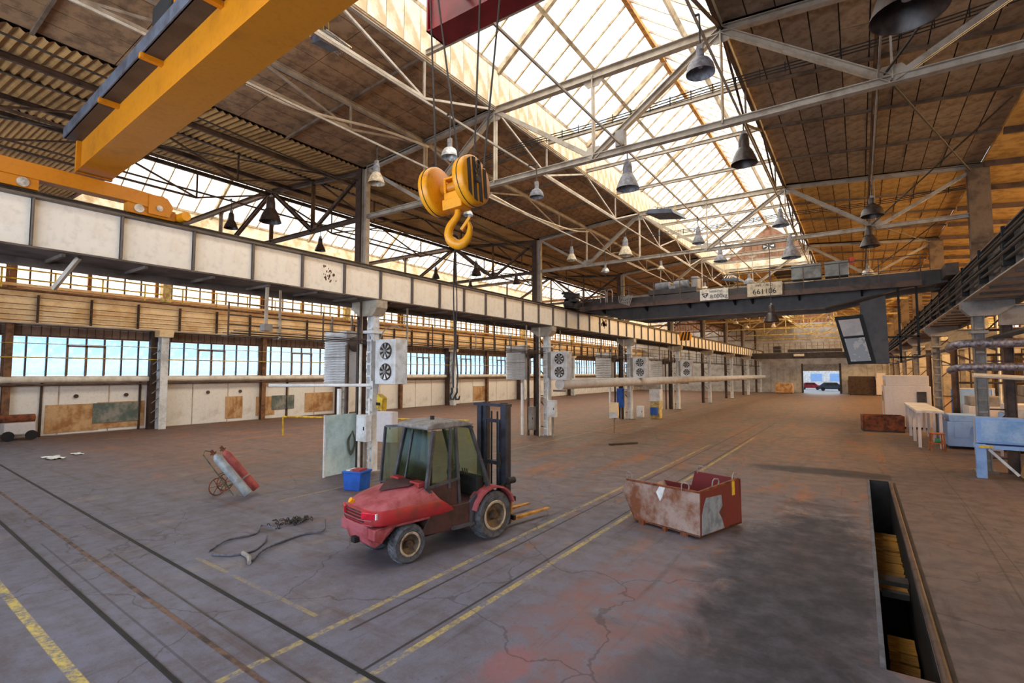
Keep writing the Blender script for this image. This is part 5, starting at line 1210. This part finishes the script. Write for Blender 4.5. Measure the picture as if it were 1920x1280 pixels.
for i, Y in enumerate(TY[1:5]):
    n_ = ORD[i]
    e = empty('unit_heater', 'white louvred heater unit hung left of the %s left-row column' % n_, 'heater', (-16.45, Y + .05, 3.08), 0, 'louvred heater units')
    MB().box(-.65, .65, -.05, .55, 0, 1.98).build('casing', 'white_paint', e, bevel=.01)
    lv = MB().prism([(-.05, .0), (-.13, -.05), (-.12, -.055), (-.04, -.01)], 'x', -.60, .62).data('louvre', 'white_paint')
    for j in range(20 if i < 2 else 10): inst(lv, 'louvre', e, (0, 0, .10 + j * (.095 if i < 2 else .19)))
    MB().box(-.66, .66, -.07, -.04, .97, 1.0).build('joint', 'grey_steel', e)
    for x in (-.6, .6): MB().box(x - .03, x + .03, .2, .26, -.0 + 1.98, 2.6).build('hanger', 'grey_steel', e)
    e = empty('fan_unit', 'white fan unit with two axial fans right of the %s left-row column' % n_, 'fan', (-13.45, Y - .15, 3.10), 0, 'fan units on the column row')
    MB().box(-.55, .47, 0, .55, 0, 1.55).build('casing', 'white_paint', e, bevel=.01); MB().box(-.75, -.55, .0, .5, .1, 1.5).build('side_duct', 'grey_steel', e)
    for z in (.42, 1.14):
        f_ = MB().cyl((.0, -.01, z), (.0, -.03, z), .29, n=24).build('fan_opening', 'dark_steel', e)
        bl = MB()
        for q in range(8):
            a = q * math.pi / 4; bl.plate([(.06 * math.cos(a), -.05, z + .06 * math.sin(a)), (.26 * math.cos(a - .2), -.06, z + .26 * math.sin(a - .2)), (.26 * math.cos(a + .2), -.04, z + .26 * math.sin(a + .2))], (0, 1, 0), .008)
        bl.build('blades', 'alu', f_); MB().cyl((0, -.04, z), (0, -.08, z), .07, n=12).build('motor', 'grey_lamp', f_)
    MB().tube(curve([(-.6, .2, 1.5), (-.3, .2, 1.9), (.2, .2, 2.0), (.6, .2, 1.9)]), .02, 5).build('conduit', 'grey_steel', e)
    tag(MB().cyl((-15.78, Y + .35, 4.55), (-14.4, Y + .25, 4.75), .28, n=16).build('air_duct', 'brown_steel', smooth=True), 'brown round air duct between heater and fan unit at the %s left-row column' % n_, 'duct')
for i, (x, y, z0, z1, w, m, t_) in enumerate(((-14.1, 11.6, 1.15, 2.05, .5, 'white_paint', 'white electric cabinet hung on the front of the first column'), (-13.05, 11.7, 1.2, 2.2, .75, 'white_machine', 'wide off-white switch cabinet right of the first column'),
        (-13.8, 24.0, 1.1, 2.0, .5, 'white_paint', 'white cabinet at the second left-row column'), (-14.9, 36.2, .9, 2.3, .5, 'blue_bin', 'blue locker at the third left-row column'), (-13.6, 36.8, .2, 1.0, .5, 'white_paint', 'white low cupboard right of the third left-row column'),
        (-15.2, 24.2, .3, 1.6, .4, 'grey_steel', 'grey cabinet behind the second left-row column'))):
    e = empty('electric_cabinet', t_, 'cabinet', (x, y, z0))
    MB().box(-w / 2, w / 2, -.14, .12, 0, z1 - z0).build('casing', m, e, bevel=.01); MB().box(-w / 2 + .03, w / 2 - .03, -.155, -.14, .03, z1 - z0 - .03).build('door', m, e)
    MB().box(w / 2 - .09, w / 2 - .06, -.18, -.155, (z1 - z0) / 2 - .06, (z1 - z0) / 2 + .06).build('handle', 'black_steel', e)
    if z0 > .5: MB().box(-.04, .04, .0, .1, -z0, 0).build('stand_post', 'grey_steel', e)
e = empty('yellow_box', 'yellow tool box fixed high on the first column', 'box', (-13.95, 12.2, 2.25)); MB().prism([(-.12, 0), (.15, -.1), (.2, .35), (-.08, .5)], 'y', -.12, .12).build('body', 'yellow_rail', e, bevel=.02); MB().box(-.1, .1, -.14, -.12, .1, .2).build('clasp', 'black_steel', e)
for i, Y in enumerate(TY[1:5]):
    for j, (dx, r, z1, m) in enumerate(((-.35, .05, 6, 'pipe_cream'), (-1.1, .07, 4.5, 'brown_steel'), (.15, .03, 2.6, 'pipe_white'), (-1.5, .09, 2.9, 'pipe_white'), (-.5, .035, 5.4, 'dark_steel'))):
        tag(MB().cyl((COLX + dx, Y - .25, 0), (COLX + dx, Y - .25, z1), r, n=8).build('riser_pipe', m, smooth=True), '%s riser pipe at the %s left-row column' % (('thick cream', 'brown', 'thin white', 'fat white', 'thin dark')[j], ORD[i]), 'pipe')
e = empty('paper_stand', 'slim floor stand with a pale bin bag between the second and third columns', 'stand', (-11.9, 27.9, 0))
MB().cyl((0, 0, 0), (0, 0, 1.4), .03, n=8).build('pole', 'mullion', e); MB().box(-.25, .25, -.1, .1, 1.0, 1.75).build('board', 'ochre_web', e); MB().prism([(-.2, .85), (.2, .85), (.25, 1.2), (-.25, 1.2)], 'y', -.15, .15).build('bag', 'white_paint', e, bevel=.03)
e = empty('yellow_cupboard', 'yellow and white cupboard with blue drum right of the third column', 'cabinet', (-13.0, 38.6, 0)); MB().box(-.35, .35, -.3, .3, 0, 1.3).build('body', 'pale_yellow', e); MB().cyl((.0, -.5, .3), (.0, -.5, .85), .3, n=16).build('drum', 'blue_bin', e); MB().box(-.4, .4, -.35, .35, 1.3, 2.2).build('top_box', 'white_paint', e)
e = empty('wheeled_machine', 'small white machine against the left wall at the very left', 'machine', (-36.3, 7.4, 0)); MB().box(-.5, .5, -.6, .6, .3, .9).build('body', 'white_machine', e, bevel=.05); MB().cyl((-.2, -.7, 1.1), (-.2, .7, 1.1), .2, n=14).build('drum', 'rust', e)
for y in (-.45, .45): MB().cyl((.45, y, .25), (.55, y, .25), .25, n=14).build('wheel', 'black_steel', e)
# ------------------------------------------------------------------ right side: machines
e = empty('press_machine', 'light blue machine frame on two legs at the right edge', 'machine', (4.9, 22.9, 0), R(-4))
MB().box(-1.75, 2.6, -.1, .5, 1.15, 2.0).build('front_plate', 'blue_machine', e, bevel=.02)
MB().box(-1.62, .0, -.13, -.10, 1.22, 1.92).build('worn_panel', 'blue_panel', e); MB().box(.1, 2.4, -.13, -.10, 1.22, 1.92).build('worn_panel', 'blue_panel', e)
MB().box(-1.80, 2.6, -.14, .55, .98, 1.10).build('lower_rail', 'blue_machine', e)
for x in (-1.78, -.1, 1.9): MB().box(x, x + .26, -.12, .2, 0, 1.12).build('leg', 'blue_machine', e, bevel=.01)
MB().box(-1.7, -1.35, -.16, -.14, 1.0, 1.08).build('yellow_label', 'yellow_rail', e)
MB().beam((-1.45, .1, .95), (-.75, .1, .15), .08, .08).build('brace', 'white_paint', e); MB().box(-.15, .15, -.12, .5, 2.0, 2.4).build('corner_block', 'blue_machine', e)
MB().prism([(-.6, 0), (1.0, 0), (1.0, .9), (-.4, .9)], 'y', .7, 1.3).build('tilted_board', 'tan_patch', e)
M['dummy'] = M['rust']
def machine(x, y, w, d, h, m, label, rz=0, extras=True, m2='grey_steel'):
    e = empty('machine', label, 'machine', (x, y, 0), rz)
    MB().box(-w / 2, w / 2, -d / 2, d / 2, .12, h * .8).build('body', m, e, bevel=.03)
    MB().box(-w / 2 + .08, w / 2 - .08, -d / 2 + .05, d / 2 - .05, h * .8, h).build('top_housing', m2, e, bevel=.03)
    for sx in (-1, 1):
        for sy in (-1, 1): MB().box(sx * w * .42 - .06, sx * w * .42 + .06, sy * d * .42 - .06, sy * d * .42 + .06, 0, .12).build('foot', 'black_steel', e)
    if extras:
        MB().box(-w * .3, w * .1, -d / 2 - .02, -d / 2, h * .35, h * .7).build('door', m, e); MB().box(w * .2, w * .4, -d / 2 - .06, -d / 2, h * .5, h * .7).build('control_panel', 'dark_steel', e)
    return e
w1 = machine(2.4, 42.5, 2.3, 5.0, 3.3, 'white_machine', 'tall off-white machine housing on the right side of the hall', 0, True, 'white_machine')
MB().box(-1.17, -1.12, -1.9, -1.3, .3, 3.0).build('orange_stripe', 'hook_yellow', w1); MB().cyl((-1.17, .5, 1.9), (-1.12, .5, 1.9), .35, n=16).build('round_port', 'dark_steel', w1)
e = empty('rusty_bin', 'low rusty orange-brown bin on the floor before the off-white machine', 'container', (1.0, 41.0 - 3.2, 0), R(6))
for a in ((-1.0, 1.0, -.62, -.56), (-1.0, 1.0, .56, .62), (-1.0, -.94, -.62, .62), (.94, 1.0, -.62, .62)): MB().box(a[0], a[1], a[2], a[3], .08, .95).build('side', 'rust', e)
MB().box(-1, 1, -.6, .6, .0, .1).build('bottom', 'dark_steel', e); MB().box(-.9, .9, -.5, .5, .1, .7).build('scrap_fill', 'maroon', e)
machine(5.2, 34.6, 1.6, 1.8, 2.3, 'white_machine', 'grey-white machine between the tall housing and the blue ones')
machine(3.9, 31.6, 1.3, 1.5, 1.55, 'blue_machine', 'low blue machine box beside the small stool', 0, True, 'blue_machine')
machine(6.0, 31.4, 1.6, 1.4, 2.1, 'blue_machine', 'larger blue machine further right behind the stool', 0, True, 'white_machine')
machine(6.6, 28.6, 1.8, 1.6, 2.4, 'white_machine', 'off-white machine behind the light blue frame')
machine(9.2, 30.5, 2.2, 2.0, 2.6, 'white_machine', 'far off-white machine at the right edge')
machine(8.2, 38, 2.2, 2.4, 2.8, 'grey_steel', 'grey machine deep in the right aisle')
e = empty('red_cabinet', 'dull red cabinet deep in the right aisle', 'cabinet', (9.8, 42, 0)); MB().box(-.6, .6, -.4, .4, 0, 3.6).build('body', 'red_paint', e, bevel=.02); MB().box(-.5, .5, -.42, -.4, .2, 3.4).build('door', 'red_paint', e)
e = empty('long_bench', 'long pale workbench running back along the right row', 'bench', (2.62, 34.9, 0))
MB().box(-.5, .5, -4.5, 3.5, 1.62, 1.72).build('bench_top', 'white_paint', e)
for y in (-4.3, -1.6, 1.0, 3.3): MB().box(-.45, -.33, y, y + .12, 0, 1.62).build('leg', 'white_machine', e); MB().box(.33, .45, y, y + .12, 0, 1.62).build('leg', 'white_machine', e)
e = empty('stool', 'small orange-brown stool with a green thing on it', 'stool', (2.75, 29.6, 0), R(10))
for sx in (-1, 1):
    for sy in (-1, 1): MB().beam((sx * .24, sy * .2, 0), (sx * .2, sy * .16, .75), .045, .045).build('leg', 'orange_wood', e)
MB().box(-.25, .25, -.2, .2, .33, .37).build('stretcher', 'orange_wood', e); MB().box(-.26, .26, -.2, .2, .75, .80).build('seat', 'orange_wood', e, bevel=.01)
tag(MB().prism([(-.1, 0), (.12, 0), (.09, .18), (-.06, .2)], 'y', -.1, .1).build('green_can', 'green_paint', None, (2.75, 29.55, .38), bevel=.02), 'small green can inside the orange-brown stool', 'can')
for j, (z, r) in enumerate(((4.45, .15), (3.68, .13))):
    e = empty('foil_duct', 'silver foil lagged duct on the right, %s of two' % ('upper', 'lower')[j], 'duct', (2.75, 22.4, z))
    MB().cyl((.35, 0, 0), (11, 0, 0), r, n=16).build('duct', 'silver', e, smooth=True)
    MB().tube(curve([(.45, 0, 0), (.15, .0, .0), (-.1, .25, -.05), (-.15, .7, -.12)], 5), r * .9, 12).build('elbow', 'silver', e, smooth=True)
    for q in range(7): MB().cyl((.8 + q * 1.5, 0, 0), (.85 + q * 1.5, 0, 0), r * 1.08, n=16).build('band', 'grey_steel', e, smooth=True)
tag(MB().tube(curve([(3.3, 24, 3.4), (5, 24.2, 3.3), (7, 24, 3.35), (12, 24, 3.3)]), .08, 8).build('aisle_pipe', 'pipe_cream', smooth=True), 'cream pipe below the silver ducts', 'pipe')
for i, Y in enumerate(TY[2:6]):
    tag(MB().ibeam((4.1, Y, 5.5), (15.9, Y, 5.5), .35, .7, .04).build('aisle_beam', 'grey_steel'), 'grey transverse beam of the right aisle from the %s bracket' % ORD[i], 'beam', 'right aisle beams')
    for x in (6.2, 9.5): tag(MB().ibeam((x, Y + .3, 0), (x, Y + .3, 9.9), .3, .35, .03).build('aisle_column', 'grey_steel'), 'grey column of the right aisle, %s bay, %s' % (ORD[i], 'inner' if x < 7 else 'outer'), 'column', 'right aisle columns')
    tag(MB().beam((5.2, Y, 5.1), (9, Y, 3.2), .12, .12).build('aisle_brace', 'dark_steel'), 'dark slanting brace of the right aisle, %s bay' % ORD[i], 'brace')
for j, (z, y) in enumerate(((5.1, 26), (4.2, 27.5), (6.4, 30), (3.0, 33), (5.6, 38))):
    tag(MB().cyl((4.0, y, z), (15.9, y, z + .05), .05, n=8).build('aisle_pipe', 'dark_steel' if j % 2 else 'brown_steel', smooth=True), '%s thin pipe crossing the right aisle' % ORD[j], 'pipe')
for j in range(14):
    tag(MB().cyl((5.5 + (j % 4) * 1.7, 25.5 + j * 1.9, 0), (5.5 + (j % 4) * 1.7, 25.5 + j * 1.9, 6 + (j % 3)), .05, n=6).build('riser_pipe', ('dark_steel', 'pipe_cream', 'brown_steel')[j % 3], smooth=True), 'thin %s vertical pipe in the right aisle, %s of that colour from the viewer' % (('dark', 'cream', 'brown')[j % 3], ORD[j // 3]), 'pipe', 'right aisle riser pipes')
for z in (5.0, 3.1):
    tag(MB().cyl((3.9, 13, z + 1.6), (3.9, 90, z + 1.6), .09, n=8).build('long_pipe', 'dark_steel', smooth=True), 'long dark pipe along the right row, %s' % ('upper' if z > 4 else 'lower'), 'pipe')
# boxes against the far wall
machine(0.2, 96.5, 3.6, 2.2, 2.9, 'mullion_dark', 'dark brown stack against the far wall right of the gate', 0, False, 'mullion_dark')
machine(-10.6, 97, 2.6, 1.6, 1.7, 'tan_patch', 'low tan crate against the far wall left of the gate', 0, False, 'tan_patch')
machine(2.6, 95.5, 1.2, 1.6, 3.4, 'white_machine', 'tall pale cabinet at the far wall right corner', 0, False, 'white_machine')

# guards, boards and pipework among the machines
for i, (x, y, w, z0, z1, m, t_) in enumerate(((5.4, 27.2, 1.5, 1.35, 2.05, 'white_paint', 'white guard board standing behind the light blue frame, left one'), (7.3, 27.6, 1.3, 1.2, 2.2, 'white_paint', 'white guard board behind the light blue frame, right one'),
        (5.0, 36.8, 1.8, .4, 2.6, 'blue_machine', 'pale blue guard board beside the dark column'), (4.4, 29.3, .9, .2, 1.5, 'white_machine', 'pale low guard board by the blue machine'))):
    e = empty('guard_board', t_, 'board', (x, y, 0))
    MB().box(-w / 2, w / 2, -.03, .03, z0, z1).build('board', m, e, bevel=.01)
    for sx in (-1, 1): MB().box(sx * w * .45 - .04, sx * w * .45 + .04, -.05, .05, 0, z1 + .08).build('post', 'white_machine', e)
    MB().box(-w / 2, w / 2, -.045, .045, z1, z1 + .05).build('top_rail', 'white_paint', e)
e = empty('roller_conveyor', 'short roller conveyor between the workbench and the blue machines', 'conveyor', (3.85, 34.3, 0), R(4))
for x in (-.35, .35): MB().box(x - .04, x + .04, -1.4, 1.4, 1.2, 1.34).build('side_rail', 'blue_machine', e)
for j in range(10): MB().cyl((-.33, -1.25 + j * .27, 1.28), (.33, -1.25 + j * .27, 1.28), .05, n=10).build('roller', 'alu', e, smooth=True)
for x in (-.35, .35):
    for y in (-1.2, 1.2): MB().box(x - .05, x + .05, y - .05, y + .05, 0, 1.2).build('leg', 'blue_machine', e)
tag(MB().tube(curve([(4.6, 23.1, 2.4), (4.7, 23.3, 3.0), (5.3, 23.6, 3.1), (6.2, 23.6, 2.5)], 6), .07, 8).build('flexible_hose', 'silver', smooth=True), 'grey flexible hose rising from the light blue frame', 'hose')
tag(MB().cyl((5.25, 22.7, 2.0), (5.25, 22.7, 4.1), .04, n=8).build('mast_pole', 'dark_steel'), 'thin dark pole standing on the light blue frame', 'pole')
